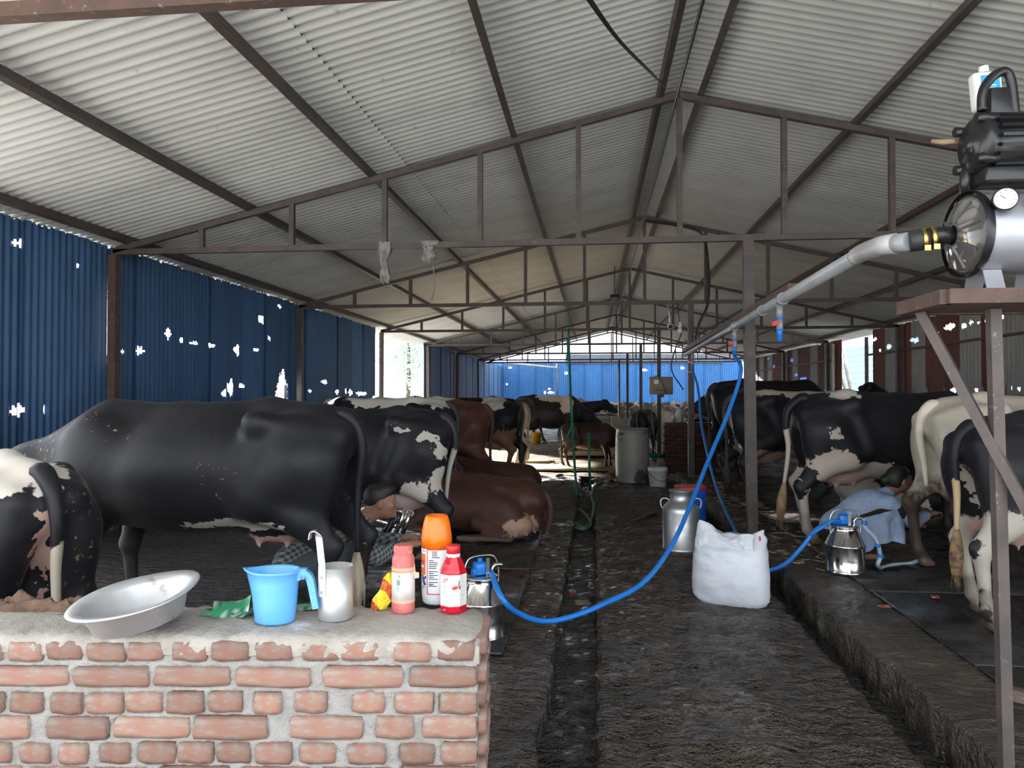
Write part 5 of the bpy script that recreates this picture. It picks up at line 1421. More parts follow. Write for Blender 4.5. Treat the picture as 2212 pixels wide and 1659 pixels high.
# ================================================================== PEOPLE
def person_sdf(which, arm=0):
    """squatting figure facing +x; which: body | shirt | trousers"""
    s = SDF(); g = {'body': 0.0, 'shirt': 0.016, 'trousers': 0.014}[which]
    HX, HZ = 0.13, -0.235                                        # head carried low and forward
    if which in ('body', 'shirt'):
        s.cap((-0.13, 0, 0.26), (0.0, 0, 0.36), 0.14+g, 0.14+g, 0.06)
        s.ell((0.10, 0, 0.43), (0.14+g, 0.165+g, 0.14+g), 0.08, (0, 0.75, 0))
        s.ell((0.20, 0, 0.50), (0.10+g, 0.19+g, 0.085+g), 0.07)
        for sd in (1, -1):
            sh, elb, ha = (0.23, 0.20*sd, 0.50), (0.40, 0.26*sd, 0.36), (0.62, 0.12*sd, 0.40)
            s.cap(sh, elb, 0.064+g, 0.047+g, 0.05)
            if which == 'body': s.cap(elb, ha, 0.044, 0.028, 0.03)
            else: s.cap(elb, tuple(np.array(elb)*0.25+np.array(ha)*0.75), 0.05+g*0.9, 0.042+g*0.4, 0.03)
    if which == 'shirt':
        s.cap((0.27, 0, 0.535), (0.31, 0, 0.56), 0.078, 0.072, 0.03)
        s.ell((-0.12, 0, 0.27), (0.17, 0.19, 0.14), 0.06)
    if which in ('body', 'trousers'):
        s.ell((-0.14, 0, 0.24), (0.15+g, 0.17+g, 0.13+g), 0.06)
        for sd in (1, -1):
            kn, an = (0.30, 0.22*sd, 0.44), (0.02, 0.15*sd, 0.09)
            s.cap((-0.12, 0.10*sd, 0.25), kn, 0.092+g, 0.066+g, 0.06)
            s.cap(kn, (0.12, 0.185*sd, 0.26), 0.062+g, 0.058+g, 0.04)
            s.cap((0.12, 0.185*sd, 0.26), an, 0.056+g, 0.036+g*1.3, 0.03)
            if which == 'body':
                s.cap(an, (0.0, 0.15*sd, 0.04), 0.036, 0.038, 0.02)
                s.cap((0.0, 0.15*sd, 0.035), (0.17, 0.165*sd, 0.025), 0.036, 0.026, 0.02)
    if which == 'body':
        s.cap((0.26, 0, 0.54), (0.30+HX, 0, 0.88+HZ), 0.055, 0.06, 0.04)
        def H(x, y, z): return (x+HX, y, z+HZ)
        s.ell(H(0.30, 0, 0.935), (0.098, 0.076, 0.105), 0.03)          # skull
        s.ell(H(0.345, 0, 0.875), (0.062, 0.055, 0.075), 0.03)         # jaw
        s.cap(H(0.395, 0, 0.935), H(0.420, 0, 0.895), 0.010, 0.015, 0.015)  # nose
        s.ell(H(0.405, 0, 0.858), (0.012, 0.024, 0.012), 0.012)        # lips
        s.ell(H(0.395, 0, 0.822), (0.02, 0.026, 0.018), 0.02)          # chin
        s.ell(H(0.388, 0, 0.955), (0.018, 0.05, 0.012), 0.02)          # brow
        for sd in (1, -1):
            s.ell(H(0.295, 0.080*sd, 0.912), (0.022, 0.010, 0.034), 0.008, (0, 0.2, 0.25*sd))   # ear
            s.ell(H(0.375, 0.045*sd, 0.898), (0.02, 0.018, 0.02), 0.02)
            # hand: palm, four fingers, thumb
            h = np.array((0.62, 0.12*sd, 0.40)); f = np.array((0.86, -0.30*sd, 0.05)); f = f/np.linalg.norm(f)
            sdv = np.array((0.30*sd, 0.86, 0.0)); sdv = sdv/np.linalg.norm(sdv)*sd
            up = np.array((0, 0, 1.0))
            s.cap(h, h+f*0.06, 0.026, 0.030, 0.02)
            s.ell(h+f*0.055, (0.035, 0.038, 0.018), 0.015)
            for k, ln in enumerate((0.062, 0.072, 0.068, 0.054)):
                a = h+f*0.085+sdv*(0.027-0.018*k); b = a+f*ln*0.5+up*0.006; c = b+f*ln*0.35-up*0.024; d = c+f*ln*0.05-up*0.02
                s.chain([(a, 0.0095), (b, 0.009), (c, 0.0082), (d, 0.007)], 0.006)
            a = h+f*0.025-sdv*0.03; s.chain([(a, 0.012), (a+f*0.03-sdv*0.022, 0.010), (a+f*0.055-sdv*0.02, 0.008)], 0.008)
    return s
skin = mat('skin', (0.32, 0.165, 0.11), 0.5, 0, (0.28, 0.14, 0.09), 9)
skin2 = mat('skin_tan', (0.26, 0.13, 0.085), 0.5, 0, (0.22, 0.105, 0.07), 9)
M['hair'] = mat('black_hair', (0.010, 0.009, 0.009), 0.5, 0, (0.02, 0.018, 0.016), 30, bmp=0.5, bscale=120)
pm = person_sdf('body').mesh('person_body', 0.0085); ps = person_sdf('shirt').mesh('shirt', 0.014); pt = person_sdf('trousers').mesh('trousers', 0.014)
for me in (pm, ps, pt): me.materials.append(None)
def hair_mesh(long):
    s = SDF(); HX, HZ = 0.13, -0.235
    def H(x, y, z): return (x+HX, y, z+HZ)
    s.ell(H(0.282, 0, 0.968), (0.102, 0.082, 0.088), 0.02)
    if long:
        s.ell(H(0.255, 0, 0.925), (0.080, 0.080, 0.10), 0.03); s.ell(H(0.17, 0, 0.93), (0.05, 0.05, 0.05), 0.03)
    else:
        s.ell(H(0.33, 0, 1.005), (0.08, 0.068, 0.05), 0.02); s.ell(H(0.25, 0, 0.955), (0.07, 0.076, 0.075), 0.02)
    me = s.mesh('hair', 0.010, False)
    me.materials.append(M['hair']); return me
# slot materials per figure
def person(loc, rz, sc, label, sk, shirt, trou, long):
    e = empty('person', loc, rz, label, 'person'); e.scale = (sc, sc, sc)
    for nm, me, m in (('body', pm, sk), ('shirt', ps, shirt), ('trousers', pt, trou)):
        o = link(nm, me, e); o.material_slots[0].link = 'OBJECT'; o.material_slots[0].material = m
    link('hair', hair_mesh(long), e)
    for sd in (1, -1):
        MB().lathe([(0.0, -0.009), (0.009, 0.0), (0.0, 0.009)], 10, c=(0.514, 0.033*sd, 0.683)).build('eye', M['eye'], e)
    return e
# checked shirt
m = bpy.data.materials.new('checked_cloth'); t, p = nt(m); v = coords(t, (1, 1, 1))
sx = t.nodes.new('ShaderNodeSeparateXYZ'); t.links.new(v, sx.inputs[0])
def stripe(sock, per):
    q = math_(t, 'FRACT', math_(t, 'MULTIPLY', sock, 1/per)); return math_(t, 'GREATER_THAN', q, 0.5)
a_ = stripe(math_(t, 'ADD', sx.outputs['X'], math_(t, 'MULTIPLY', sx.outputs['Y'], 0.8)), 0.034)
b_ = stripe(math_(t, 'ADD', sx.outputs['Z'], math_(t, 'MULTIPLY', sx.outputs['X'], -0.5)), 0.034)
c = mixc(t, math_(t, 'MULTIPLY', math_(t, 'ADD', a_, b_), 0.5), (0.24, 0.26, 0.26), (0.035, 0.042, 0.050))
t.links.new(c, p.inputs['Base Color']); p.inputs['Roughness'].default_value = 0.85
hd = at_d(822, 1128, 5.05)
rz = math.radians(18); sc = 0.98
off = Matrix.Rotation(rz, 3, 'Z') @ Vector((0.43, 0, 0))*sc
person((hd.x-off.x, hd.y-off.y, 0.036), rz, sc, 'man in a checked shirt squatting between the two black cows to milk', skin, m, mat('grey_green_trousers', (0.085, 0.105, 0.11), 0.8, 0, (0.065, 0.08, 0.085), 6), False)
hd = at_d(1944, 1068, 6.15)
rz = math.radians(8); sc = 0.92
off = Matrix.Rotation(rz, 3, 'Z') @ Vector((0.43, 0, 0))*sc
blue = mat('pale_blue_cotton', (0.34, 0.43, 0.60), 0.8, 0, (0.28, 0.36, 0.52), 7, bmp=0.6, bscale=14, bdist=0.03)
wp = person((hd.x-off.x, hd.y-off.y, 0.095), rz, sc, 'woman in a pale blue shirt squatting to milk the creamy white cow', skin2, blue, mat('dark_trousers', (0.012, 0.012, 0.016), 0.8), True)
b = MB()
b.grid(lambda u, v: (-0.26+0.56*u, -0.275-0.05*math.sin(math.pi*u)-0.05*v-0.02*math.sin(u*22)*v+0.012*fn((u*7, v*3, 1), 1.2, 3), 0.36+0.13*u-(0.27+0.06*u)*v*(0.9+0.1*math.sin(u*7))), 30, 16)
b.build('shirt_tail', blue, wp)
MB().tube([(0.43, -0.093, 0.650), (0.43, -0.094, 0.641)], 0.006, 8).build('earring', M['brass'], wp)
# ================================================================== FAR AND SMALL THINGS
# ---- grey drum
e = empty('steel_drum', at_z(1366, 1040, 0.0), 0, 'tall grey metal drum with a dark wet stain near its base', 'drum')
dm = mat('drum_paint', (0.36, 0.34, 0.30), 0.55, 0.1, (0.28, 0.27, 0.25), 3, 0.4, 0.65, (0.07, 0.075, 0.085), 2.6, 0.56, 0.60)
MB().lathe([(0.0, 0.0), (0.262, 0.0), (0.270, 0.008), (0.262, 0.02), (0.275, 0.12), (0.281, 0.45), (0.275, 0.76), (0.262, 0.862), (0.272, 0.872), (0.264, 0.882), (0.250, 0.876), (0.250, 0.45), (0.0, 0.45)], 44).build('shell', dm, e)
MB().tube([(0.268*math.cos(a*math.pi/16), 0.268*math.sin(a*math.pi/16), 0.876) for a in range(32)], 0.011, 8, closed=True).build('rim', mat('blue_grey_rim', (0.16, 0.20, 0.28), 0.5), e)
# ---- white bucket
e = empty('white_bucket', at_z(1421, 1051, 0.0), 0.2, 'white plastic paint bucket with lid and wire handle beside the drum', 'bucket')
MB().lathe([(0.0, 0.0), (0.125, 0.0), (0.128, 0.005), (0.150, 0.245), (0.158, 0.25), (0.158, 0.262), (0.151, 0.266), (0.155, 0.275), (0.156, 0.30), (0.14, 0.306), (0.0, 0.304)], 36).build('pail', M['white'], e)
MB().tube(spline([(-0.153, -0.03, 0.22), (-0.10, -0.125, 0.15), (0.0, -0.150, 0.10), (0.10, -0.125, 0.12), (0.153, -0.03, 0.22)], 6), 0.004, 6).build('wire_handle', M['steel'], e)
# ---- brick pier with bottles
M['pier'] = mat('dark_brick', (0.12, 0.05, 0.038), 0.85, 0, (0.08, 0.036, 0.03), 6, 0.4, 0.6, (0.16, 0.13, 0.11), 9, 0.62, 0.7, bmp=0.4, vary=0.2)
pb = at_z(1436, 1018, 0.05)
e = empty('brick_pier', (pb.x, pb.y, 0.0), 0, 'dark brick pier with toothed left edge behind the posts', 'pier')
pw, ph, pd = 0.95, 0.93, 0.25
MB().box((pw/2, pd/2+0.01, ph/2), (pw-0.03, pd-0.03, ph-0.01)).build('mortar', mat('dark_mortar', (0.10, 0.07, 0.055), 0.9, 0, (0.07, 0.05, 0.04), 8), e)
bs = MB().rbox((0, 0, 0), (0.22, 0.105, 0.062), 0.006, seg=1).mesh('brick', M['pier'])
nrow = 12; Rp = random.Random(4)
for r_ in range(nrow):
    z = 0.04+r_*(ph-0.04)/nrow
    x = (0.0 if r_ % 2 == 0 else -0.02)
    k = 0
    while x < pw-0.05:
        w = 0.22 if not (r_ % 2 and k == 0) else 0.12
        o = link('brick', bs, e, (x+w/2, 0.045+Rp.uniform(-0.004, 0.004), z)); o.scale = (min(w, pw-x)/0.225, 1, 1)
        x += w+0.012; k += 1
MB().grid(lambda u, v: (-0.01+(pw+0.02)*u, -0.005+(pd+0.02)*v, ph+0.01+0.01*fn((u*6, v*4, 1), 1, 3)), 16, 6).build('cement_top', M['concrete'], e)
for (px, py, h, r, c, capc, lb) in ((1467, 913, 0.27, 0.052, (0.55, 0.60, 0.64), (0.6, 0.65, 0.7), 'clear plastic bottle standing on the dark brick pier'), (1455, 915, 0.155, 0.03, (0.45, 0.45, 0.40), (0.02, 0.30, 0.06), 'small bottle with a green cap on the brick pier'), (1481, 914, 0.09, 0.04, (0.5, 0.45, 0.38), (0.5, 0.45, 0.38), 'small pale jar on the brick pier next to the clear bottle')):
    p = at_y(px, py, pb.y+0.12); 
    b0 = empty('bottle', (p.x, p.y, ph+0.015), 0, lb, 'bottle', 'bottles on the brick pier')
    MB().lathe([(0, 0), (r, 0), (r, h*0.62), (r*0.85, h*0.75), (r*0.42, h*0.86), (r*0.42, h*0.9)], 20).build('body', mat('far_bottle', c, 0.25), b0)
    MB().lathe([(r*0.5, h*0.86), (r*0.5, h*0.98), (0, h)], 16).build('cap', mat('far_cap', capc, 0.4), b0)
# ---- control box on its post
cbx = at_y(1428, 833, 17.19); 
e = empty('control_box', (cbx.x, cbx.y, cbx.z-0.25), 0, 'beige electrical control box with a square meter and a row of knobs', 'control box')
bm_ = mat('beige_enamel', (0.30, 0.275, 0.215), 0.5, 0, (0.25, 0.23, 0.18), 6)
MB().rbox((0, 0, 0.25), (0.53, 0.18, 0.41), 0.012).build('case', bm_, e)
MB().box((-0.12, -0.093, 0.335), (0.125, 0.012, 0.125)).build('meter', M['black'], e)
MB().box((-0.12, -0.100, 0.335), (0.105, 0.006, 0.105)).build('meter_face', M['gloss'], e)
for k in range(6):
    MB().tube([(-0.175+k*0.066, -0.09, 0.145), (-0.175+k*0.066, -0.115, 0.145)], 0.021 if k else 0.02, 12).build('knob', M['red'] if k == 0 else (M['black'] if k == 5 else M['steel']), e)
MB().tube(spline([(-0.15, -0.05, 0.47), (-0.08, -0.11, 0.465), (0.0, -0.12, 0.36), (0.06, -0.12, 0.2), (0.11, -0.11, 0.05)], 6), 0.010, 8).build('cable', M['black'], e)
MB().box((0.02, 0.02, 0.03), (0.09, 0.10, 0.10)).build('bracket', M['steel'], e)
tag(MB().tube(spline([at_y(1407, 870, 15.5), at_y(1412, 930, 15.5), at_y(1418, 990, 15.5), at_z(1422, 1010, 0.02)], 6), 0.012).build('thin_cable', M['black']), 'thin dark cable hanging down below the control box', 'cable')
tag(MB().tube(spline([at_y(1478, 705, 17.34), at_y(1450, 790, 17.3), at_y(1476, 842, 17.3)], 6), 0.014).build('thin_cable', M['black']), 'slanting dark cable right of the control box', 'cable')
# ---- mangers and troughs
M['manger'] = mat('manger_concrete', (0.38, 0.33, 0.26), 0.85, 0, (0.28, 0.24, 0.19), 4, 0.4, 0.65, (0.18, 0.12, 0.09), 6, 0.64, 0.72, bmp=0.5, bscale=20)
MB_ = MB().box((2.02, 21.0, 0.50), (0.16, 8.2, 1.0)); 
tag(MB_.build('manger_wall', M['manger']), 'long concrete manger wall running away behind the black calf', 'manger')
tag(MB().box((0.62, 20.6, 0.42), (0.24, 0.55, 0.85)).build('concrete_pillar', M['manger']), 'short square concrete pillar at the end of the slatted trough', 'pillar')
tag(MB().box((0.95, 24.8, 0.32), (2.1, 0.16, 0.66)).build('low_wall', M['manger']), 'low concrete cross wall behind the short pillar', 'wall')
tag(MB().rbox((0.0, 18.0, 0.27), (0.75, 0.6, 0.56), 0.02).build('concrete_block', M['manger']), 'worn concrete trough block in front of the head-down cow', 'block')
e = empty('slatted_trough', (0.15, 21.5, 0), 0, 'trough of pale horizontal slats beside the short pillar', 'trough')
for k in range(5):
    MB().box((0.12, 0.2+k*0.32, 0.62+0.035*k), (0.75, 0.10, 0.05)).build('slat', M['concrete'], e)
for s in (-0.25, 0.45): MB().box((s, 0.8, 0.30), (0.08, 1.6, 0.60)).build('side', M['manger'], e)
for k in range(4):
    tag(MB().bar((2.15+0.14*k, 15.8, 0.96-0.03*k), (2.15+0.14*k, 20.5, 0.98), 0.05).build('manger_rail', M['steel'] if k else M['concrete']), ['pale front', 'second', 'third', 'fourth'][k]+' horizontal rail of the manger by the control box', 'rail', 'manger rails')
# yellow bucket under the far cow
e = empty('yellow_bucket', at_z(1158, 958, 0.02), 0, 'yellow plastic bucket on the floor under the far cows', 'bucket')
MB().lathe([(0, 0), (0.13, 0), (0.155, 0.30), (0.163, 0.31), (0.163, 0.325), (0.150, 0.325), (0.128, 0.02), (0, 0.02)], 28).build('pail', mat('yellow_plastic', (0.62, 0.30, 0.02), 0.4, 0, (0.55, 0.25, 0.02), 6), e)
MB().tube(spline([(-0.16, 0, 0.31), (-0.1, -0.12, 0.2), (0.1, -0.12, 0.2), (0.16, 0, 0.31)], 5), 0.005, 6).build('wire_handle', M['steel'], e)
# calf's feeding bowl on a wooden frame
cp = at_z(1335, 1012, 0.02)+Vector((0.2, 0, 0))
e = empty('wooden_trestle', cp, 0.1, 'small wooden trestle holding the feeding bowl next to the drum', 'trestle')
wd = mat('worn_wood', (0.34, 0.19, 0.10), 0.8, 0, (0.24, 0.13, 0.07), 9)
for (a, b_) in (((-0.28, 0, 0.22), (0.25, 0, 0.22)), ((-0.28, 0.3, 0.22), (0.25, 0.3, 0.22))): MB().bar(a, b_, 0.05).build('rail', wd, e)
for (x, y_) in ((-0.12, 0), (0.2, 0), (-0.12, 0.3), (0.2, 0.3)): MB().bar((x, y_, 0.2), (x, y_, 0.0), 0.045).build('leg', wd, e)
MB().bar((-0.30, 0.15, 0.46), (-0.05, 0.0, 0.20), 0.05).build('brace', wd, e)
q = cp+Vector((0.0, 0.15, 0.245))
e = empty('feeding_bowl', q, 0, 'round blue-rimmed feeding bowl under the brown calf muzzle', 'bowl')
MB().lathe([(0, 0.0), (0.10, 0.0), (0.20, 0.08), (0.27, 0.22), (0.285, 0.235), (0.26, 0.235), (0.19, 0.10), (0.0, 0.03)], 32).build('dish', mat('bowl_enamel', (0.30, 0.26, 0.25), 0.5, 0, (0.24, 0.2, 0.2), 5), e)
MB().tube([(0.285*math.cos(a*math.pi/14), 0.285*math.sin(a*math.pi/14), 0.235) for a in range(28)], 0.010, 8, closed=True).build('rim', M['blueplastic'], e)
cr = at_d(1309, 950, 14.25)
tag(MB().tube([cr+Vector((0.10*math.cos(a*0.4488)*0.4, 0.10*math.sin(a*0.4488), 0.14*math.cos(a*0.4488))) for a in range(14)], 0.010, 6, closed=True).build('collar_rope', mat('teal_rope', (0.10, 0.30, 0.36), 0.7)), 'thin blue-green rope collar round the brown calf neck', 'rope')
# ---- green pipes, hoses
tag(MB().tube(spline([at_d(1228, 711, 11.8), at_d(1230, 780, 11.6), at_d(1235, 900, 11.3), at_d(1241, 1000, 11.0), at_z(1246, 1068, 0.0)], 6), 0.020, 10).build('green_hose', M['greenhose']), 'tall green hose rising from the drain up to the roof', 'hose')
tag(MB().tube(spline([at_d(1231, 850, 11.35), at_d(1236, 905, 11.3), at_d(1229, 935, 11.3), at_d(1217, 955, 11.3)], 6), 0.017, 10).build('green_hose', M['greenhose']), 'loose green hose end hanging beside the tall hose', 'hose')
tag(MB().tube([at_d(1272, 936, 11.2), at_d(1273, 1000, 11.2), at_z(1275, 1060, -0.03)], 0.021, 10).build('green_pipe', M['greenhose']), 'short upright green pipe standing in the drain', 'pipe')
tag(MB().tube(spline([at_z(1300, 1040, 0.02), at_z(1284, 1052, 0.02), at_z(1279, 1075, 0.02), at_d(1283, 1090, 9.3), at_z(1278, 1120, -0.06), at_z(1262, 1140, -0.08), at_z(1240, 1128, -0.06), at_z(1236, 1108, -0.02), at_z(1250, 1100, -0.02), at_z(1270, 1118, -0.03), at_z(1276, 1135, -0.06), at_z(1262, 1143, -0.04), at_z(1243, 1140, -0.04)], 6), 0.018, 10).build('green_hose', mat('pale_green_hose', (0.10, 0.24, 0.19), 0.4, 0, (0.07, 0.18, 0.14), 9)), 'coiled pale green hose lying in the drain', 'hose')
tag(MB().tube([at_z(1400, 984, 0.35), at_z(1440, 984, 0.32)], 0.045, 12).build('green_pipe', M['greenhose']), 'thick green pipe piece between the drum and brick pier', 'pipe')
# ---- rubber mats
mm = bpy.data.materials.new('mat_rubber'); t, p = nt(mm); v = coords(t)
wv = N(t, 'ShaderNodeTexWave', Scale=22.0); t.links.new(v, wv.inputs['Vector']); n = noise_(t, v, 5, 5, 0.6)
t.links.new(mixc(t, maprange(t, n, 0.4, 0.7), (0.022, 0.022, 0.023), (0.05, 0.046, 0.04)), p.inputs['Base Color'])
t.links.new(maprange(t, n, 0.35, 0.65, 0.12, 0.5), p.inputs['Roughness']); bump(t, p, wv.outputs['Fac'], 0.25, 0.006)
lm = [(-0.50, 4.0, 5.9), (-0.52, 5.95, 7.6), (-0.68, 7.65, 8.75), (-0.76, 8.8, 9.7), (-0.86, 9.75, 10.6), (-0.80, 10.65, 11.4), (-0.92, 11.45, 12.2)]
for k, (xr, ya, yb) in enumerate(lm):
    o = MB().rbox((xr-0.9, (ya+yb)/2, 0.022), (1.8, yb-ya-0.02, 0.024), 0.008, seg=1).build('rubber_mat', mm)
    tag(o, ['black rubber mat nearest the brick wall, beside the left bucket', 'black rubber mat under the lying cow with the udder', 'wet rubber mat just beyond the lying brown cow', 'fourth rubber mat along the drain', 'fifth rubber mat along the drain', 'sixth rubber mat along the drain', 'farthest rubber mat before the sunlit floor'][k], 'mat', 'rubber mats on the left standing')
for k, (ya, yb) in enumerate(((1.7, 3.9), (3.93, 5.3), (5.33, 7.0), (7.03, 8.8))):
    o = MB().rbox((2.85, (ya+yb)/2, 0.088), (1.9, yb-ya, 0.018), 0.006, seg=1).build('rubber_mat', mm)
    tag(o, 'black rubber mat on the right standing, '+['nearest the pump stand', 'under the nearest right-hand cow', 'under the creamy white cow', 'under the pale-uddered cow'][k], 'mat', 'rubber mats on the right standing')
# ---- plywood sheets and rubble on the far floor
ply = mat('pale_board', (0.46, 0.36, 0.22), 0.7, 0, (0.36, 0.28, 0.17), 2, bmp=0.2)
for k, (px, py, w, d, rz) in enumerate(((1215, 1012, 2.3, 1.1, 0.05), (1100, 1000, 1.7, 0.9, -0.1), (1280, 985, 1.5, 1.0, 0.12))):
    q = at_z(px, py, 0.05)
    o = MB().rbox((0, 0, 0), (w, d, 0.03), 0.008, seg=1).build('floor_board', ply); o.location = (q.x, q.y+0.3, 0.045+0.02*k); o.rotation_euler = (0, 0, rz)
    tag(o, ['large pale board lying in front of the brown calf', 'pale board under the cream-rumped cow', 'pale board behind the brown calf legs'][k], 'board', 'boards on the far floor')
Rr = random.Random(9)
rock = []
for k in range(4):
    bm = bmesh.new(); bmesh.ops.create_icosphere(bm, subdivisions=2, radius=0.5)
    for v in bm.verts: v.co += noise.noise_vector(v.co*2.5+Vector((k*5, 0, 0)))*0.16; v.co.z *= 0.6
    me = bpy.data.meshes.new('rubble'); bm.to_mesh(me); bm.free(); me.materials.append(mat('rubble_brown', (0.24, 0.17, 0.12), 0.9, 0, (0.14, 0.10, 0.075), 5, vary=0.3)); rock.append(me)
words = ['dark broken brick', 'brown clod', 'pale brown stone', 'reddish brick chunk', 'flat mud lump', 'small grey stone']
spots = [(1040, 996), (1065, 1004), (1090, 992), (1188, 1000), (1198, 1005), (1310, 1003), (1330, 1022), (1345, 1028), (1208, 1028), (1290, 1038), (1318, 1035), (1012, 1012)]
places = ['left end of the dry floor', 'by the cream cow hoof', 'left of the calf hind legs', 'behind the calf hind hoof', 'between the calf and the boards', 'by the calf front hoof', 'under the wooden trestle', 'touching the drum base', 'in front of the large board', 'by the short green pipe', 'just left of the drum', 'behind the second lying cow']
for k, (px, py) in enumerate(spots):
    q = at_z(px, py, 0.03)
    o = link('loose_stone', rock[k % 4], None, (q.x, q.y, 0.04)); s_ = Rr.uniform(0.10, 0.22); o.scale = (s_*1.4, s_, s_*0.8); o.rotation_euler = (0, 0, Rr.uniform(0, 6))
    tag(o, words[k % 6]+' lying '+places[k], 'stone', 'rubble on the far floor')
# ---- things on the trusses
rag = mat('dusty_rag', (0.30, 0.29, 0.27), 0.95, 0, (0.16, 0.15, 0.14), 14, bmp=0.8, bscale=40, bdist=0.01)
for k, (px, w, ln, lb) in enumerate(((832, 0.11, 0.42, 'long dusty rag strip hanging from the second truss'), (928, 0.16, 0.21, 'short bunched grey rag on the second truss bottom bar'))):
    c = at_y(px, 540, TY[1]); c.z = EZ+0.06
    b = MB()
    for s in (-1, 1):
        b.grid(lambda u, v, s=s: (c.x+(u-0.5)*w*(1-0.35*v+0.25*math.sin(v*9+k))+0.05*fn((v*2, k, 0), 1.5, 2)*v, c.y+s*(0.040-0.022*v)+0.016*fn((u*4, v*6, s), 1.3, 3), c.z+0.01-ln*v-0.04*fn((u*5, 2, k), 1, 2)*v), 12, 24)
    b.build_o = b.build('rag', rag); tag(b.build_o, lb, 'rag', 'rags on the truss')
tag(MB().tube(spline([at_y(934, 562, TY[1]), at_y(939, 615, TY[1]), at_y(932, 650, TY[1])], 5), 0.006, 6).build('cord', rag), 'thin cord dangling below the short rag', 'cord')
for k, dx in enumerate((-0.03, 0.0, 0.04)):
    tag(MB().tube(spline([at_d(1240+k*6, -40, 4.6), at_d(1330+k*3, 82, 5.4), at_d(1405+k*2, 158, 6.2), at_d(1436, 188, 6.75)], 8), 0.007, 6).build('roof_wire', M['black']), ['left', 'middle', 'right'][k]+' strand of the sagging wires running up to the ridge', 'wire', 'wires to the ridge')
tag(MB().tube(spline([(0.78, 2.0, 4.30), (0.80, 5.0, 4.33), (0.79, 7.0, 4.27), (0.82, 9.5, 4.30), (0.80, 12.2, 4.22), (0.84, 16, 4.28), (0.82, 20, 4.26), (0.85, 26, 4.28)], 8), 0.014, 8).build('ridge_cable', M['black']), 'black cable strung along under the roof ridge', 'cable')
tag(MB().tube(spline([(0.82, 12.15, 4.30), (1.3, 12.2, 4.24), (1.75, 12.2, 4.08), (1.86, 12.2, 3.6), (1.86, 12.2, 2.95), (1.72, 12.2, 2.6), (1.64, 12.2, 2.2)], 8), 0.022, 8).build('drop_cable', M['black']), 'thick black cable dropping from the ridge to the middle post', 'cable')
cv = at_y(1447, 703, 11.9)
e = empty('security_camera', cv, 0, 'white bullet camera hanging under the truss', 'camera')
MB().tube([(0, 0, 0), (0.0, -0.12, -0.03)], 0.045, 16).build('housing', M['white'], e); MB().tube([(0, -0.118, -0.0295), (0, -0.125, -0.031)], 0.036, 16).build('lens', M['black'], e)
MB().tube([(0, 0, 0.0), (0, 0.02, 0.15), (0, 0.42, EZ+0.02-cv.z)], 0.015, 8).build('bracket', M['white'], e)
bl = at_y(1469, 712, 11.9)
e = empty('light_bulb', bl, 0, 'unlit white bulb in a holder beside the camera', 'bulb')
MB().lathe([(0, -0.065), (0.03, -0.055), (0.042, -0.025), (0.035, 0.01), (0.02, 0.03), (0.0, 0.03)], 20).build('globe', M['gloss'], e); MB().tube([(0, 0, 0.03), (0, 0, 0.12)], 0.024, 10).build('holder', M['white'], e); MB().tube([(0, 0, 0.1), (0, 0.42, EZ+0.02-bl.z)], 0.006, 6).build('flex', M['black'], e)
bx = at_y(1328, 643, 17.2)
e = empty('loudspeaker', bx, 0, 'small dark box hung under the ridge', 'box')
MB().rbox((0, 0, 0), (0.20, 0.14, 0.14), 0.01).build('case', M['black'], e); MB().bar((0, 0, 0.07), (0, 0, 0.9), 0.02).build('hanger', M['black'], e)
tag(MB().tube([(1.60+0.049*sx_, 12.34+0.049*sy_, 1.82) for sx_, sy_ in ((-1, -1), (0, -1.02), (1, -1), (1.02, 0), (1, 1), (0, 1.02), (-1, 1), (-1.02, 0))], 0.007, 6, closed=True).build('cable_tie', M['gloss']), 'white tie band around the post beside the brick pier', 'tie')
# ---- beyond the right opening: roof of blue sheets and leaning poles
tag(MB().tube([(8.05, 25.4, 3.9), (8.75, 25.0, -0.2)], 0.07, 12).build('leaning_pole', M['concrete']), 'thicker pale pole leaning outside the right opening', 'pole', 'poles outside')
tag(MB().tube([(7.85, 25.8, 3.6), (8.85, 25.3, -0.2)], 0.05, 12).build('leaning_pole', M['concrete']), 'thinner pale pole leaning outside the right opening', 'pole', 'poles outside')
e = empty('outside_shed', (11.5, 34.0, 0), 0, 'pale blue sheet shed seen through the right opening', 'shed')
for k in range(15):
    MB().box((0, 0, -0.1+0.25*k), (0.06, 14, 0.225), Matrix.Rotation(-0.06, 3, 'Y')).build('cladding_board', mat('pale_blue_sheet', (0.06, 0.09, 0.13), 0.95, spec=0.05) if k == 0 else bpy.data.materials['pale_blue_sheet'], e)
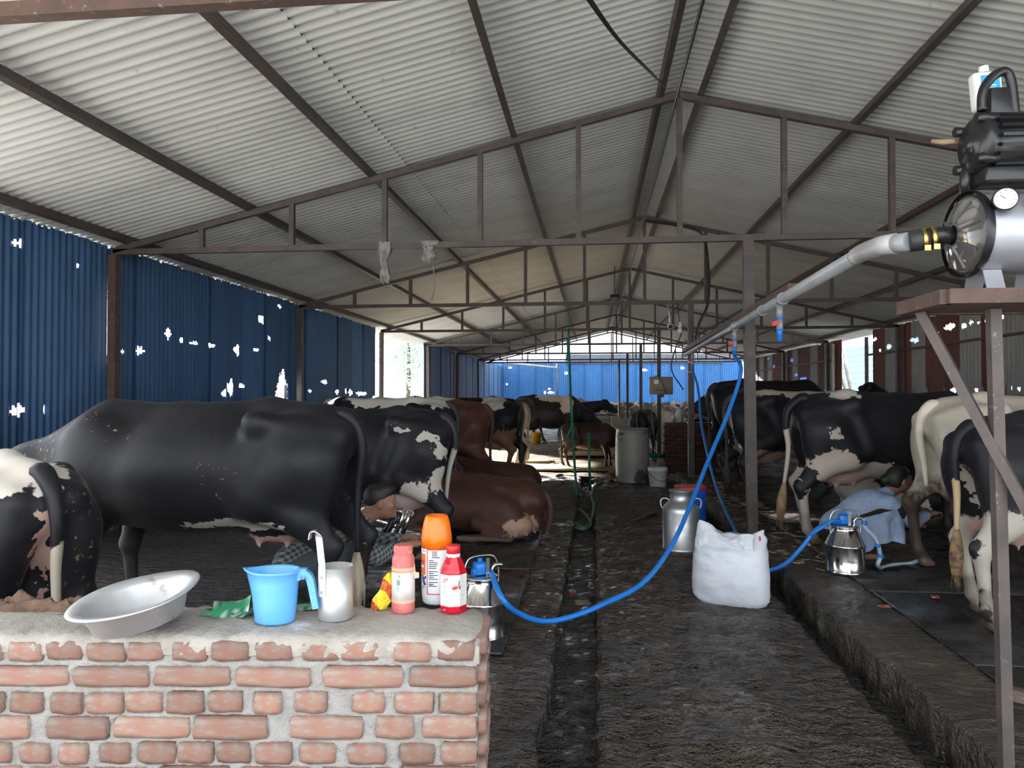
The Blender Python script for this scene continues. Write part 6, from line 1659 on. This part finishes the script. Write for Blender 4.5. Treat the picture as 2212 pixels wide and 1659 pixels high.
# ---- trees outside the left opening
leafm = mat('haze_paled_foliage', (0.34, 0.40, 0.34), 0.8, 0, (0.42, 0.47, 0.42), 3)  # leaf colour lightened to stand in for haze and overexposure
bark = mat('bark', (0.12, 0.09, 0.07), 0.9, 0, (0.08, 0.06, 0.05), 9)
def tree(x, y, h, r, label, seed):
    e = empty('tree', (x, y, -0.2), 0, label, 'tree', 'trees outside the left opening')
    MB().tube([(0, 0, 0), (0.1, 0, h*0.5), (0, 0.1, h*0.85)], [0.16, 0.11, 0.05], 8).build('trunk', bark, e)
    R = np.random.default_rng(seed); n = 2600
    P = R.normal(size=(n, 3)); P /= np.linalg.norm(P, axis=1)[:, None]; P *= (R.random((n, 1))**0.4)
    P = P*np.array((r, r, h*0.36))+np.array((0, 0, h*0.62)); P += R.normal(size=(n, 3))*0.12
    A = R.normal(size=(n, 3)); A /= np.linalg.norm(A, axis=1)[:, None]; B = np.cross(A, R.normal(size=(n, 3))); B /= np.linalg.norm(B, axis=1)[:, None]
    s = R.uniform(0.07, 0.15, (n, 1))
    V = np.stack([P-A*s, P+B*s*0.5, P+A*s, P-B*s*0.5], 1).reshape(-1, 3)
    b = MB(); b.add(V.tolist(), [(4*i, 4*i+1, 4*i+2, 4*i+3) for i in range(n)])
    b.build('foliage', leafm, e)['kind'] = 'stuff'
tree(-10.6, 41, 6.8, 1.7, 'hazy tree seen through the left opening', 1)
# ---- litter
for k, (px, py) in enumerate(((1912, 1311), (2020, 1290))):
    q = at_z(px, py, 0.105)
    o = MB().grid(lambda u, v: (0.09*u-0.045, 0.05*v-0.025, 0.006*math.sin(u*5)*math.sin(v*3)+0.004), 6, 4).build('wrapper', mat('red_wrapper', (0.50, 0.04, 0.05), 0.4, 0, (0.6, 0.5, 0.4), 30, 0.5, 0.55)); o.location = q; o.rotation_euler = (0, 0, 0.3+k)
    tag(o, ['red and white wrapper on the right mats, nearer the curb', 'small red wrapper on the right mats near the cow hoof'][k], 'wrapper', 'litter')
q = at_z(1258, 1305, -0.08)
o = MB().box((0, 0, 0.012), (0.10, 0.06, 0.02)).build('floor_scrap', mat('grey_scrap', (0.25, 0.23, 0.20), 0.7, 0, (0.15, 0.14, 0.12), 20)); o.location = q; o.rotation_euler = (0.05, 0.1, 0.5); tag(o, 'grey scrap lying in the drain under the blue hose', 'scrap')
q = at_z(1234, 1283, -0.09)
o = MB().lathe([(0, 0), (0.018, 0), (0.018, 0.012), (0, 0.014)], 14).build('plastic_disc', M['red']); o.location = q; tag(o, 'small red plastic disc lying in the drain', 'litter')
tag(MB().tube([at_z(1372, 1122, 0.02), at_z(1418, 1110, 0.02)], 0.014, 8).build('floor_stick', M['steel']), 'thin dark stick lying left of the milk churn', 'stick')
straw = mat('straw', (0.45, 0.36, 0.20), 0.8)
Rs = random.Random(21)
b = MB()
for k in range(260):
    x = Rs.uniform(1.52, 2.1); y_ = Rs.uniform(5.8, 12.5); a = Rs.uniform(0, 3.14); L = Rs.uniform(0.03, 0.12)
    b.bar((x, y_, 0.105), (x+math.cos(a)*L, y_+math.sin(a)*L, 0.108), 0.004)
tag(b.build('straw_litter', straw), 'loose straw scattered on the right curb', 'straw', kind='stuff')
